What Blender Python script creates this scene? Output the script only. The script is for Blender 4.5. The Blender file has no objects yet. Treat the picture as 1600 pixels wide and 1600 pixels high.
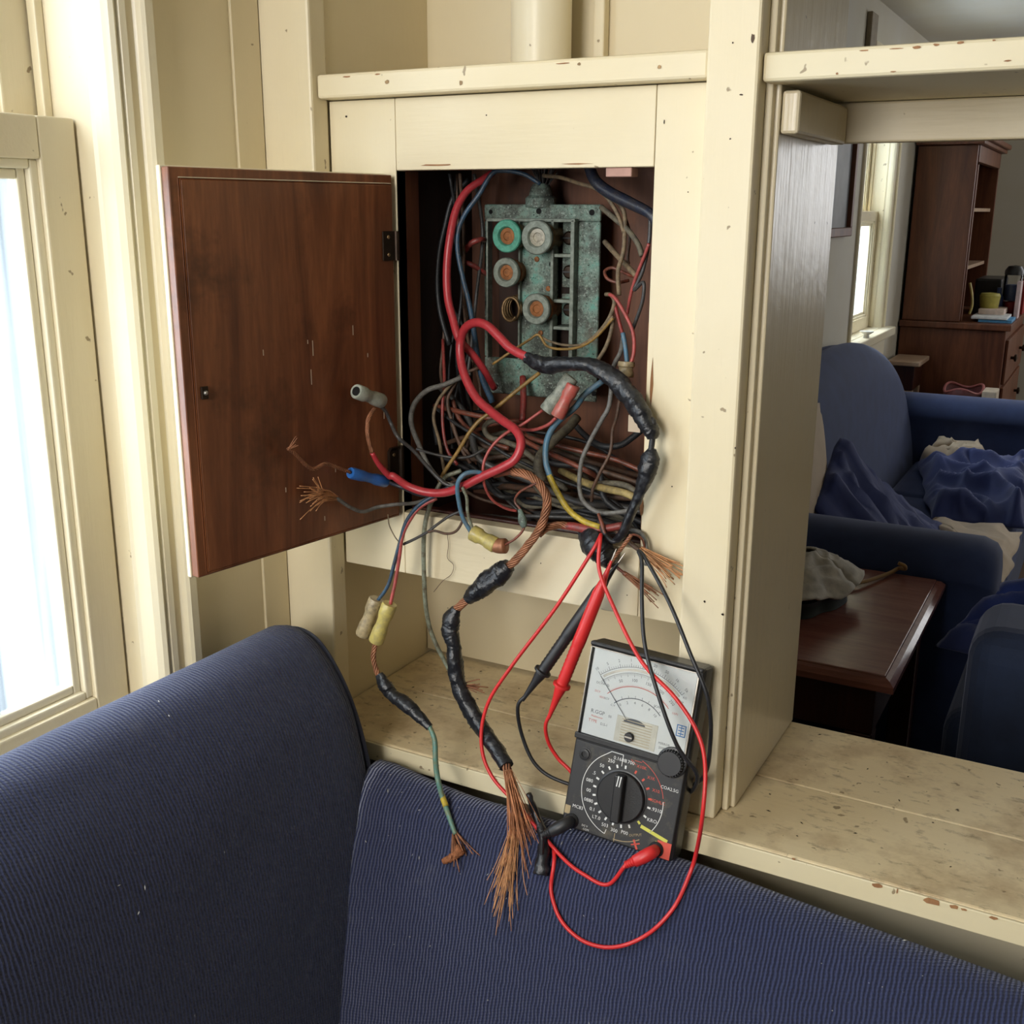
import bpy, bmesh, math, random
from mathutils import Vector, Matrix, noise
random.seed(7)
S = bpy.context.scene
COL = S.collection
R = math.radians

# ------------------------------------------------------------------ camera
YAW, PITCH, ROLL, FPX = R(28.53), R(15.43), R(.26), 1712.0
CAM = Vector((0, -1.05, 1.5))
fwd = Vector((-math.sin(YAW)*math.cos(PITCH), math.cos(YAW)*math.cos(PITCH), -math.sin(PITCH)))
rt0 = Vector((math.cos(YAW), math.sin(YAW), 0)); up0 = rt0.cross(fwd)
rt = rt0*math.cos(ROLL) + up0*math.sin(ROLL); up = up0*math.cos(ROLL) - rt0*math.sin(ROLL)
cd = bpy.data.cameras.new('camera'); cam = bpy.data.objects.new('camera', cd); COL.objects.link(cam)
m = Matrix((rt, up, -fwd)).transposed().to_4x4(); m.translation = CAM
cam.matrix_world = m
cd.sensor_width = 36; cd.lens = 36*FPX/1600; cd.clip_start = .02
S.camera = cam

# ------------------------------------------------------------------ world, lights, exposure
w = bpy.data.worlds.new('sky'); S.world = w; w.use_nodes = True
w.node_tree.nodes['Background'].inputs[0].default_value = (.86, .93, 1, 1)
w.node_tree.nodes['Background'].inputs[1].default_value = 1.2
def area(name, loc, look, sx, sy, power, color=(1, 1, 1)):
    d = bpy.data.lights.new(name, 'AREA'); d.shape = 'RECTANGLE'; d.size = sx; d.size_y = sy
    d.energy = power; d.color = color
    o = bpy.data.objects.new(name, d); COL.objects.link(o)
    o.location = loc
    o.rotation_euler = (Vector(look)-Vector(loc)).to_track_quat('-Z', 'Y').to_euler()
    return o
area('daylight_window_near', (-1.5, -.85, 1.75), (-.2, -.55, 1.25), 1.6, 1.7, 84, (.93, .97, 1))
area('assumed_daylight_rear', (-.72, -2.3, 1.72), (-.40, 0, 1.25), 1.0, .95, 39, (1, .98, .95))  # assumed front-left key light behind the camera, no window built there
area('daylight_window_far', (-1.3, 3.6, 1.6), (.3, 3.3, .9), .9, 1.1, 60, (.95, .98, 1))
area('fill_far_side', (2.2, 3.6, 1.7), (-.6, 3.4, .8), 1.6, 1.1, 8, (1, .97, .92))  # added fill for the far room, no window modelled on this side
area('assumed_daylight_back', (.85, 5.5, 1.62), (.2, 2.5, 1.1), 1.1, .95, 13, (.97, .98, 1))  # assumed source, added for a highlight on the post panel; far wall is windowless
S.cycles.max_bounces = 7; S.cycles.diffuse_bounces = 3; S.cycles.glossy_bounces = 2; S.cycles.caustics_reflective = False; S.cycles.caustics_refractive = False
S.view_settings.view_transform = 'Standard'; S.view_settings.look = 'None'
S.view_settings.exposure = .35; S.view_settings.gamma = 1; S.view_settings.use_curve_mapping = False

# ------------------------------------------------------------------ helpers
def ray(u, v): return fwd + rt*((u-800)/FPX) - up*((v-800)/FPX)
def at(u, v, **k):
    d = ray(u, v); (a, val), = k.items(); i = 'xyz'.index(a)
    return CAM + d*((val-CAM[i])/d[i])

def tag(o, label=None, cat=None, group=None, kind=None):
    if label: o['label'] = label
    if cat: o['category'] = cat
    if group: o['group'] = group
    if kind: o['kind'] = kind
    return o
def par(o, p):
    if p is not None:
        o.parent = p; o.matrix_parent_inverse = p.matrix_world.inverted()
    return o
def empty(name, loc=(0, 0, 0), mw=None):
    o = bpy.data.objects.new(name, None); COL.objects.link(o); o.empty_display_size = .02
    o.matrix_world = mw if mw is not None else Matrix.Translation(loc)
    return o
def link(name, me, m, parent=None, local=False, smooth=False):
    o = bpy.data.objects.new(name, me); COL.objects.link(o)
    if m is not None: me.materials.append(m)
    if smooth:
        for f in me.polygons: f.use_smooth = True
    if parent is not None:
        o.parent = parent
        if not local: o.matrix_parent_inverse = parent.matrix_world.inverted()
    return o
def frombm(name, bm, m, parent=None, local=False, smooth=False):
    bmesh.ops.recalc_face_normals(bm, faces=bm.faces)
    me = bpy.data.meshes.new(name); bm.to_mesh(me); bm.free()
    return link(name, me, m, parent, local, smooth)
def bbox(bm, x0, x1, y0, y1, z0, z1, bev=0, seg=1):
    b = bmesh.new()
    r = bmesh.ops.create_cube(b, size=1)
    for v in b.verts:
        v.co = Vector((x0+(v.co.x+.5)*(x1-x0), y0+(v.co.y+.5)*(y1-y0), z0+(v.co.z+.5)*(z1-z0)))
    if bev: bmesh.ops.bevel(b, geom=b.edges[:], offset=bev, segments=seg, affect='EDGES', profile=.5)
    t = bpy.data.meshes.new('t'); b.to_mesh(t); b.free(); bm.from_mesh(t); bpy.data.meshes.remove(t)
def box(name, x0, x1, y0, y1, z0, z1, m, parent=None, bev=.0015, local=False, seg=2):
    bm = bmesh.new(); bbox(bm, x0, x1, y0, y1, z0, z1, bev, seg)
    return frombm(name, bm, m, parent, local)
def spline(pts, n=6):
    P = [Vector(p) for p in pts]
    if len(P) == 2: return [P[0].lerp(P[1], i/n) for i in range(n+1)]
    Q = [P[0]*2-P[1]] + P + [P[-1]*2-P[-2]]
    out = []
    for i in range(1, len(Q)-2):
        a, b, c, d = Q[i-1:i+3]
        for k in range(n):
            t = k/n
            out.append(.5*((2*b)+(c-a)*t+(2*a-5*b+4*c-d)*t*t+(3*b-a-3*c+d)*t**3))
    out.append(P[-1].copy())
    return out
def frames(pts):
    T = []
    for i in range(len(pts)):
        d = pts[min(i+1, len(pts)-1)]-pts[max(i-1, 0)]
        T.append(d.normalized() if d.length > 1e-9 else Vector((0, 0, 1)))
    a = Vector((0, 0, 1)) if abs(T[0].z) < .9 else Vector((1, 0, 0))
    n = T[0].cross(a).normalized(); F = []
    for t in T:
        n = n - t*n.dot(t)
        n = n.normalized() if n.length > 1e-6 else t.orthogonal().normalized()
        F.append((n.copy(), t.cross(n)))
    return F
def tube_into(V, Fc, UV, pts, rad, sides=8):
    F = frames(pts); base = len(V); L = 0
    for i, p in enumerate(pts):
        if i: L += (p-pts[i-1]).length
        for s in range(sides):
            th = 2*math.pi*s/sides
            r = rad(i/(len(pts)-1), th, L) if callable(rad) else rad
            V.append(p+(F[i][0]*math.cos(th)+F[i][1]*math.sin(th))*r); UV.append((s/sides, L))
    for i in range(len(pts)-1):
        for s in range(sides):
            a = base+i*sides+s; b = base+i*sides+(s+1) % sides
            Fc.append((a, b, b+sides, a+sides))
    Fc.append(tuple(range(base+sides-1, base-1, -1)))
    e = base+(len(pts)-1)*sides
    Fc.append(tuple(range(e, e+sides)))
def pymesh(name, V, Fc, m, parent=None, UV=None, smooth=True, local=False):
    me = bpy.data.meshes.new(name); me.from_pydata([tuple(v) for v in V], [], Fc)
    if UV:
        ul = me.uv_layers.new(name='uv').data
        for l in me.loops: ul[l.index].uv = UV[l.vertex_index]
    me.update()
    return link(name, me, m, parent, local, smooth)
def tube(name, pts, r, m, parent=None, sides=10, n=6, local=False, sm=True):
    P = spline(pts, n) if sm else [Vector(p) for p in pts]
    if isinstance(r, (list, tuple)):
        rr = list(r)
        def rad(t, th, L):
            f = t*(len(rr)-1); i = min(int(f), len(rr)-2); k = f-i
            return rr[i]*(1-k)+rr[i+1]*k
    else: rad = r
    V, Fc, UV = [], [], []
    tube_into(V, Fc, UV, P, rad, sides)
    return pymesh(name, V, Fc, m, parent, UV, True, local)
def tape(name, pts, r, m, parent=None, pitch=.024, seed=0, n=16, amp=.07):
    P = spline(pts, n); rr = list(r)
    def rad(t, th, L):
        f = t*(len(rr)-1); i = min(int(f), len(rr)-2); k = f-i
        b = rr[i]*(1-k)+rr[i+1]*k
        s = (L/pitch+th/(2*math.pi)) % 1
        v = Vector((L*110+seed*9, math.cos(th)*1.2, math.sin(th)*1.2)); q = Vector((L*420+seed*5, math.cos(th)*2.6, math.sin(th)*2.6))
        return b*(1-.6*amp+1.2*amp*s+.14*noise.noise(v)+.12*(abs(noise.noise(q))-.2)-.07*math.cos(2*(th-L*25)))
    V, Fc, UV = [], [], []
    tube_into(V, Fc, UV, P, rad, 22)
    o = pymesh(name, V, Fc, m, parent, UV, True); o.data.set_sharp_from_angle(angle=R(32)); return o
def rope(name, pts, Rr, k, r, pitch, m, parent=None, n=10, sides=5):
    P = spline(pts, n); F = frames(P); V, Fc, UV = [], [], []
    for j in range(k):
        L = 0; Q = []
        for i, p in enumerate(P):
            if i: L += (p-P[i-1]).length
            a = 2*math.pi*(j/k+L/pitch)
            Q.append(p+(F[i][0]*math.cos(a)+F[i][1]*math.sin(a))*Rr*(1+.25*noise.noise(Vector((L*60, j*3.1, 1)))))
        tube_into(V, Fc, UV, Q, r, sides)
    o = pymesh(name, V, Fc, m, parent, UV); o['kind'] = 'stuff'
    return o
def fray(name, p, d, n, L, spread, m, parent=None, r=.0005, droop=.0, seed=1, R0=.003):
    rg = random.Random(seed); V, Fc, UV = [], [], []
    d = Vector(d).normalized(); a = d.orthogonal().normalized(); b = d.cross(a)
    for i in range(n):
        th = rg.random()*6.28; q = rg.random()**.5
        o = Vector(p)+(a*math.cos(th)+b*math.sin(th))*R0*q
        dd = (d+(a*math.cos(th)+b*math.sin(th))*spread*q).normalized(); l = L*rg.uniform(.55, 1.05)
        w1 = Vector((rg.uniform(-1, 1), rg.uniform(-1, 1), rg.uniform(-1, 1)))*l*.13
        pts = [o, o+dd*l*.4+w1*.5, o+dd*l*.75+w1+Vector((0, 0, -droop*l*.5)), o+dd*l+w1*1.6+Vector((0, 0, -droop*l))]
        tube_into(V, Fc, UV, spline(pts, 3), r, 4)
    o = pymesh(name, V, Fc, m, parent, UV); o['kind'] = 'stuff'
    return o
def lathe(name, p, axis, prof, m, parent=None, sides=24, local=False, smooth=True):
    ax = Vector(axis).normalized(); a = ax.orthogonal().normalized(); b = ax.cross(a); V, Fc = [], []
    for (r, h) in prof:
        for s in range(sides):
            th = 2*math.pi*s/sides
            V.append(Vector(p)+ax*h+(a*math.cos(th)+b*math.sin(th))*max(r, 1e-5))
    for i in range(len(prof)-1):
        for s in range(sides):
            q = i*sides+s; t = i*sides+(s+1) % sides
            Fc.append((q, t, t+sides, q+sides))
    Fc.append(tuple(range(sides-1, -1, -1))); e = (len(prof)-1)*sides; Fc.append(tuple(range(e, e+sides)))
    o = pymesh(name, V, Fc, m, parent, None, False, local)
    if smooth:
        for f in o.data.polygons: f.use_smooth = len(f.vertices) == 4
        o.data.set_sharp_from_angle(angle=R(35))
    return o
def extrude_z(name, prof, z0, z1, m, parent=None):
    """closed outline [(x,y)] from z0 to z1"""
    n = len(prof); V = [Vector((x, y, z)) for z in (z0, z1) for x, y in prof]
    Fc = [(i, (i+1) % n, n+(i+1) % n, n+i) for i in range(n)]+[tuple(range(n-1, -1, -1)), tuple(range(n, 2*n))]
    bm = bmesh.new(); vs = [bm.verts.new(v) for v in V]
    for f in Fc: bm.faces.new([vs[i] for i in f])
    return frombm(name, bm, m, parent)

# ------------------------------------------------------------------ materials
class N:
    def __init__(s, name):
        s.m = bpy.data.materials.new(name); s.m.use_nodes = True; s.t = s.m.node_tree
        s.b = s.t.nodes['Principled BSDF']; s.out = s.t.nodes['Material Output']
    def n(s, typ, **k):
        o = s.t.nodes.new(typ)
        for a, v in k.items(): setattr(o, a, v)
        return o
    def l(s, a, b): s.t.links.new(a, b)
    def set(s, **k):
        for a, v in k.items(): s.b.inputs[a.replace('_', ' ')].default_value = v
    def co(s, scale=(1, 1, 1), kind='Object', rot=(0, 0, 0)):
        c = s.n('ShaderNodeTexCoord'); mp = s.n('ShaderNodeMapping')
        mp.inputs['Scale'].default_value = scale; mp.inputs['Rotation'].default_value = rot
        s.l(c.outputs[kind], mp.inputs[0]); return mp.outputs[0]
    def noise(s, vec, scale, detail=3, rough=.55, dist=0):
        o = s.n('ShaderNodeTexNoise'); o.inputs['Scale'].default_value = scale; o.inputs['Detail'].default_value = detail
        o.inputs['Roughness'].default_value = rough; o.inputs['Distortion'].default_value = dist
        s.l(vec, o.inputs['Vector']); return o.outputs['Fac']
    def ramp(s, fac, *st):
        o = s.n('ShaderNodeValToRGB'); e = o.color_ramp.elements
        for i, (p, c) in enumerate(st):
            el = e[i] if i < 2 else e.new(p)
            el.position = p; el.color = (*c, 1) if isinstance(c, tuple) else (c, c, c, 1)
        s.l(fac, o.inputs[0]); return o.outputs[0]
    def mix(s, fac, a, b, typ='MIX'):
        o = s.n('ShaderNodeMix', data_type='RGBA', blend_type=typ)
        for v, k in ((fac, 0), (a, 6), (b, 7)):
            if isinstance(v, bpy.types.NodeSocket): s.l(v, o.inputs[k])
            else: o.inputs[k].default_value = (*v, 1) if isinstance(v, tuple) else v
        return o.outputs[2]
    def math(s, op, a, b=0):
        o = s.n('ShaderNodeMath', operation=op)
        for v, k in ((a, 0), (b, 1)):
            if isinstance(v, bpy.types.NodeSocket): s.l(v, o.inputs[k])
            else: o.inputs[k].default_value = v
        return o.outputs[0]
    def bump(s, h, strength=.3, dist=.001):
        o = s.n('ShaderNodeBump'); o.inputs['Strength'].default_value = strength; o.inputs['Distance'].default_value = dist
        s.l(h, o.inputs['Height']); s.l(o.outputs[0], s.b.inputs['Normal'])
    def color(s, c):
        if isinstance(c, tuple): s.b.inputs['Base Color'].default_value = (*c, 1)
        else: s.l(c, s.b.inputs['Base Color'])

def paint(name, base, grain=(1, 1, .08), specks=.755, chips=.86, grime=0, rough=.42, bumpd=.0006, gscale=90, dirt=(.2, .13, .06)):
    k = N(name); c = k.co()
    big = k.noise(c, 2.6, 4)
    col = k.mix(k.ramp(big, (.3, 0.0), (.75, 1.0)), base, tuple(b*f for b, f in zip(base, (.93, .89, .78))))
    if grime:
        g = k.ramp(k.noise(c, 9, 5, .68), (.48, 0.0), (.72, 1.0))
        col = k.mix(k.math('MULTIPLY', g, grime), col, (.36, .22, .10))
        g2 = k.ramp(k.noise(k.co((1, 2.2, 1)), 34, 6, .7), (.56, 0.0), (.70, 1.0))
        col = k.mix(k.math('MULTIPLY', g2, grime*.8), col, (.16, .095, .045))
    sp = k.ramp(k.noise(c, 75, 2, .5), (specks, 0.0), (specks+.03, 1.0))
    col = k.mix(k.math('MULTIPLY', sp, .75), col, dirt)
    ch = k.ramp(k.noise(c, 21, 5, .6), (chips, 0.0), (chips+.02, 1.0))
    col = k.mix(ch, col, (.36, .19, .07))
    k.color(col)
    gr = k.noise(k.co(grain), gscale, 3, .6)
    h = k.math('ADD', k.math('MULTIPLY', gr, 1.0), k.math('MULTIPLY', k.noise(c, 30, 3), .8))
    h = k.math('SUBTRACT', h, k.math('MULTIPLY', k.math('ADD', ch, sp), .5))
    k.bump(h, .5, bumpd); k.set(Roughness=rough)
    k.b.inputs['Specular IOR Level'].default_value = .45
    return k.m
CREAM = (.80, .71, .515)
M = {}
M['cream_v'] = paint('cream_paint_vertical', CREAM, specks=.725, bumpd=.0011)
M['cream_h'] = paint('cream_paint_horizontal', CREAM, (.08, 1, 1), specks=.725, chips=.83, bumpd=.0011)
M['cream_gloss'] = paint('cream_gloss_panel', (.70, .62, .45), (1, 1, .05), rough=.30, bumpd=.0020, gscale=70)
M['cream_white'] = paint('cream_white_trim', (.86, .79, .61), (1, 1, .05), specks=.78, chips=.9, rough=.33)
M['cream_shelf'] = paint('cream_worn_shelf', (.80, .67, .44), (.1, 1, 1), specks=.70, chips=.80, grime=.75, rough=.5)
M['cream_wall'] = paint('cream_wall', (.76, .66, .455), (1, 1, .2), specks=.77, chips=.9)
M['cream_edge'] = paint('cream_shelf_edge', (.76, .68, .48), (.1, 1, 1), specks=.72, chips=.735, rough=.45)
M['far_wall'] = paint('grey_white_wall', (.60, .575, .51), specks=.9, chips=.95, rough=.7, bumpd=.0002)
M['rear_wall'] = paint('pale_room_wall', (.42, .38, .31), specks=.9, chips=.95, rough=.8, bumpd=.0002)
M['ceiling'] = paint('white_ceiling', (.76, .74, .68), specks=.9, chips=.95, rough=.8, bumpd=.0002)
M['apron'] = paint('grey_apron', (.50, .45, .34), (.1, 1, 1), rough=.5)

def wood(name, c0, c1, grain=(7, 7, .55), rough=.38, stain=True, scale=3.2):
    k = N(name); v = k.co(grain)
    a = k.noise(v, scale, 4, .62, 1.4); fine = k.noise(k.co(tuple(g*9 for g in grain)), 5, 3)
    col = k.ramp(a, (.32, c0), (.5, tuple((p+q)/2 for p, q in zip(c0, c1))), (.68, c1))
    col = k.mix(k.math('MULTIPLY', fine, .55), col, tuple(x*.35 for x in c0))
    if stain:
        s = k.ramp(k.noise(k.co(), 9, 5, .65), (.54, 0.0), (.70, 1.0))
        col = k.mix(k.math('MULTIPLY', s, .7), col, tuple(x*.22 for x in c0))
    k.color(col); k.bump(k.math('ADD', a, fine), .25, .0006); k.set(Roughness=rough)
    return k.m
M['door_wood'] = wood('red_brown_door_wood', (.100, .027, .011), (.35, .125, .048), (6, 6, .75), scale=2.6)
M['box_wood'] = wood('cabinet_interior_wood', (.095, .030, .012), (.22, .078, .030), rough=.6)
M['shaded_wood'] = wood('shaded_wood', (.012, .005, .003), (.04, .014, .007), rough=.8)  # colour darkened to stand for shade inside the cabinet and behind the fuse wells
M['raw_wood'] = wood('raw_orange_wood', (.22, .085, .022), (.40, .17, .05), rough=.7)
M['tan_wood'] = wood('bare_tan_wood', (.30, .13, .05), (.50, .26, .11), rough=.7, stain=False)
M['hutch_wood'] = wood('hutch_wood', (.11, .032, .014), (.26, .090, .038), (5, 5, .5), .4, False)
M['table_wood'] = wood('mahogany_table_top', (.22, .078, .058), (.32, .125, .09), (.6, 5, 5), .2, False)
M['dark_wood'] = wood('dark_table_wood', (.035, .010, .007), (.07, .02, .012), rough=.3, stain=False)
M['pale_wood'] = wood('pale_stand_wood', (.50, .34, .23), (.64, .46, .33), (.6, 5, 5), .35, False)
M['floor'] = wood('floor_boards', (.06, .035, .02), (.12, .07, .04), (6, .5, 6), .4, False)

def knit(name, c0, c1, p=.0056, q=.0042, bd=.0016, fuzz=.35):
    k = N(name); c = k.n('ShaderNodeTexCoord'); sp = k.n('ShaderNodeSeparateXYZ'); k.l(c.outputs['UV'], sp.inputs[0])
    wob = k.math('MULTIPLY', k.math('SUBTRACT', k.noise(k.co((1, 1, 1), 'UV'), 60, 2), .5), .004)
    u = k.math('ADD', sp.outputs[0], wob)
    su = k.math('SINE', k.math('MULTIPLY', u, 2*math.pi/p))
    sv = k.math('SINE', k.math('ADD', k.math('MULTIPLY', sp.outputs[1], 2*math.pi/q), k.math('MULTIPLY', u, math.pi/p)))
    h = k.math('ADD', k.math('MULTIPLY', su, .80), k.math('MULTIPLY', sv, .15))
    fz = k.noise(k.co((1, 1, 1), 'UV'), 900, 2)
    h2 = k.math('ADD', h, k.math('MULTIPLY', fz, 1.0))
    f = k.ramp(k.math('ADD', k.math('MULTIPLY', h2, .32), .3), (.15, 0.0), (.85, 1.0))
    col = k.mix(f, c0, c1)
    lint = k.ramp(k.noise(k.co((1, 1, 1), 'UV'), 330, 2), (.735, 0.0), (.76, 1.0))
    col = k.mix(k.math('MULTIPLY', lint, .45), col, (.35, .37, .45))
    dust = k.ramp(k.noise(k.co((1, 1, 1), 'UV'), 9, 5, .7), (.6, 0.0), (.8, 1.0))
    col = k.mix(k.math('MULTIPLY', dust, .25), col, (.20, .20, .21))
    k.color(col); k.bump(h2, .75, bd); k.set(Roughness=.92)
    k.b.inputs['Sheen Weight'].default_value = fuzz; k.b.inputs['Sheen Roughness'].default_value = .45
    k.b.inputs['Sheen Tint'].default_value = (.75, .8, 1, 1)
    return k.m
M['knit'] = knit('navy_ribbed_knit', (.006, .009, .032), (.040, .052, .135), .0042, .0034, fuzz=.42)
def fabric(name, c, var=.5, rough=.85, sheen=.2, scale=14, bs=500):
    k = N(name); f = k.noise(k.co(), scale, 4)
    k.color(k.mix(k.ramp(f, (.3, 0.0), (.7, 1.0)), c, tuple(x*var for x in c)))
    k.bump(k.noise(k.co(), bs, 2), .4, .0006); k.set(Roughness=rough)
    k.b.inputs['Sheen Weight'].default_value = sheen; k.b.inputs['Sheen Tint'].default_value = (.7, .75, 1, 1)
    return k.m
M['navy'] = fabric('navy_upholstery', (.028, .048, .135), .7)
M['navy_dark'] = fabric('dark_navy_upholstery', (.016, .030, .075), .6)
M['blanket'] = fabric('deep_blue_blanket', (.018, .034, .16), .7, sheen=.3)
M['sheet'] = fabric('cream_sheet', (.62, .50, .36), .85, sheen=.1)
M['canvas'] = fabric('grey_canvas', (.60, .56, .48), .6, sheen=.1, scale=40)
M['canvas_dark'] = fabric('dark_green_canvas', (.02, .03, .022), .6, sheen=.1)
M['rope'] = fabric('tan_cord', (.34, .20, .07), .7, sheen=.1)

def plain(name, c, rough=.5, metal=0, var=.75, scale=40, bump=0, bs=200):
    k = N(name)
    k.color(k.mix(k.ramp(k.noise(k.co(), scale, 4, .6), (.35, 0.0), (.7, 1.0)), c, tuple(x*var for x in c)))
    k.set(Roughness=rough, Metallic=metal)
    if bump: k.bump(k.noise(k.co(), bs, 3), .5, bump)
    return k.m
def insul(name, c, dirt=.35, dcol=(.05, .04, .03), rough=.42, sc=150):
    k = N(name); f = k.noise(k.co(), sc, 5, .65); g = k.noise(k.co(), sc*6, 2)
    col = k.mix(k.math('MULTIPLY', k.ramp(f, (.40, 0.0), (.66, 1.0)), min(1, dirt*1.25)), c, dcol)
    col = k.mix(k.math('MULTIPLY', k.ramp(g, (.66, 0.0), (.7, 1.0)), dirt*.9), col, (.42, .40, .34))
    k.color(col); k.bump(f, .3, .0006); k.set(Roughness=rough); return k.m
IN = {
 'red': insul('red_insulation', (.50, .042, .052), .22, (.16, .02, .025), .34), 'dkred': insul('dull_red_insulation', (.30, .04, .035), .5),
 'pink': insul('faded_red_insulation', (.46, .085, .075), .35), 'blue': insul('blue_insulation', (.030, .085, .155), .6),
 'ltblue': insul('worn_blue_insulation', (.075, .20, .31), .6, (.14, .15, .15)), 'navyw': insul('dark_blue_insulation', (.012, .017, .035), .4),
 'yellow': insul('yellow_insulation', (.55, .40, .04), .35), 'mustard': insul('mustard_insulation', (.34, .20, .05), .45),
 'cable_yellow': insul('dusty_yellow_cable', (.44, .33, .13), .5), 'tan': insul('tan_cloth_insulation', (.24, .17, .095), .6, rough=.7),
 'brown': insul('brown_insulation', (.12, .06, .035), .6, rough=.6), 'grey': insul('grey_insulation', (.17, .165, .15), .6, rough=.6),
 'black': insul('black_insulation', (.022, .023, .026), .5, (.01, .01, .01), .5), 'dkgrey': insul('charcoal_insulation', (.055, .056, .058), .6),
 'green': insul('verdigris_insulation', (.10, .24, .20), .6, (.22, .20, .09)), 'ggrey': insul('green_grey_insulation', (.25, .28, .21), .7, (.09, .06, .03)),
 'rust': insul('rust_red_insulation', (.22, .055, .03), .6), 'olive': insul('olive_dusty_cable', (.15, .13, .085), .7, (.06, .05, .04), .7),
}
def tape_mat():
    k = N('black_electrical_tape'); k.color(k.mix(k.ramp(k.noise(k.co(), 120, 4), (.5, 0.0), (.72, 1.0)), (.012, .013, .016), (.04, .042, .047)))
    k.bump(k.noise(k.co(), 260, 4, .6), .6, .0012); k.set(Roughness=.30); return k.m
M['tape'] = tape_mat()
M['copper'] = plain('copper_strands', (.66, .28, .13), .42, .4, .5, 90)
M['copper_dull'] = plain('dull_copper', (.42, .18, .09), .5, .35, .45, 90)
M['copper_bright'] = plain('orange_copper', (.80, .40, .18), .4, .35, .6, 120)
def verdigris():
    k = N('verdigris_metal'); c = k.co()
    a = k.noise(c, 26, 6, .72); b = k.noise(c, 380, 3, .7); d = k.noise(c, 16, 4)
    col = k.ramp(a, (.30, (.034, .040, .034)), (.44, (.11, .13, .11)), (.55, (.20, .29, .24)), (.70, (.13, .42, .35)))
    col = k.mix(k.ramp(b, (.60, 0.0), (.66, 1.0)), col, (.02, .022, .019))
    col = k.mix(k.ramp(b, (.36, 1.0), (.42, 0.0)), col, (.32, .38, .33))
    col = k.mix(k.math('MULTIPLY', k.ramp(d, (.6, 0.0), (.7, 1.0)), .6), col, (.10, .045, .02))
    k.color(col); k.bump(k.math('ADD', b, a), .6, .0012); k.set(Roughness=.7, Metallic=.25); return k.m
M['verd'] = verdigris()
M['verd_green'] = plain('bright_green_patina', (.10, .40, .28), .6, .1, .5, 180, .0006, 600)
M['verd_grey'] = plain('grey_patina', (.27, .31, .26), .6, .2, .5, 180, .0006, 600)
M['rusty'] = plain('rusty_metal', (.36, .14, .045), .65, .4, .45, 200, .0005, 600)
M['brass_dull'] = plain('dull_brass', (.30, .19, .09), .5, .6, .5, 150)
M['bronze'] = plain('dark_bronze', (.045, .028, .018), .45, .7, .6, 90, .0004)
M['steel'] = plain('dull_steel', (.45, .42, .37), .35, .8, .7)
M['mica'] = plain('cloudy_fuse_glass', (.48, .44, .34), .25, .1, .5, 300)
M['copper_fuzz'] = plain('rusty_fuzz', (.40, .15, .06), .9, .1, .5, 400, .001, 900)
M['crimp_yellow'] = insul('yellowed_nylon_crimp', (.56, .46, .13), .55, (.30, .24, .12), .35)
M['crimp_tan'] = insul('tan_nylon_crimp', (.46, .36, .20), .5, rough=.4)
M['crimp_grey'] = insul('mouldy_grey_crimp', (.33, .35, .29), .7, (.10, .12, .10), .6)
M['crimp_blue'] = insul('blue_nylon_crimp', (.03, .16, .52), .2, (.02, .05, .2), .3)
M['crimp_pale'] = insul('pale_green_crimp', (.44, .47, .40), .5, (.2, .22, .18), .5)
M['crimp_red'] = insul('red_nylon_crimp', (.50, .10, .08), .4, (.3, .2, .15), .35)
M['black_plastic'] = plain('black_plastic', (.018, .018, .019), .38, 0, .7, 60, .0002, 700)
M['meter_panel'] = (lambda k: (k.color(k.mix(k.ramp(k.noise(k.co(), 30, 6, .7), (.55, 0.0), (.75, 1.0)), (.025, .025, .026), (.10, .085, .055))),
                               k.set(Roughness=.55), k.bump(k.noise(k.co(), 1500, 2), .3, .0003), k.m)[-1])(N('scuffed_meter_panel'))
M['hole'] = plain('black_hole', (.003, .003, .003), .9)
M['dial_white'] = plain('meter_scale_card', (.80, .81, .80), .4, 0, .95)
M['print_white'] = plain('white_print', (.75, .75, .72), .6, 0, .85)
M['print_red'] = plain('red_print', (.62, .08, .05), .6, 0, .9)
M['print_grey'] = plain('grey_print', (.10, .11, .13), .6, 0, .9)
M['print_yellow'] = plain('yellow_print', (.62, .60, .10), .6, 0, .9)
M['print_tan'] = plain('faded_tan_print', (.42, .32, .17), .6, 0, .8)
M['print_blue'] = plain('blue_print', (.05, .22, .55), .6, 0, .9)
M['amber'] = plain('amber_scale_window', (.78, .74, .64), .25, 0, .8, 60)
M['amber_rib'] = plain('tan_ribs', (.60, .50, .34), .4)
M['red_plastic'] = plain('red_silicone', (.68, .03, .03), .38, 0, .85, 30)
M['black_rubber'] = plain('black_rubber', (.02, .02, .022), .45, 0, .8, 30)
def clear():
    k = N('clear_cover'); tr = k.n('ShaderNodeBsdfTransparent'); gl = k.n('ShaderNodeBsdfGlossy'); gl.inputs['Roughness'].default_value = .08
    fr = k.n('ShaderNodeFresnel'); fr.inputs[0].default_value = 1.35; mx = k.n('ShaderNodeMixShader')
    tr.inputs[0].default_value = (.96, .97, .97, 1)
    k.l(fr.outputs[0], mx.inputs[0]); k.l(tr.outputs[0], mx.inputs[1]); k.l(gl.outputs[0], mx.inputs[2]); k.l(mx.outputs[0], k.out.inputs[0]); return k.m
M['clear'] = clear()
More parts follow.
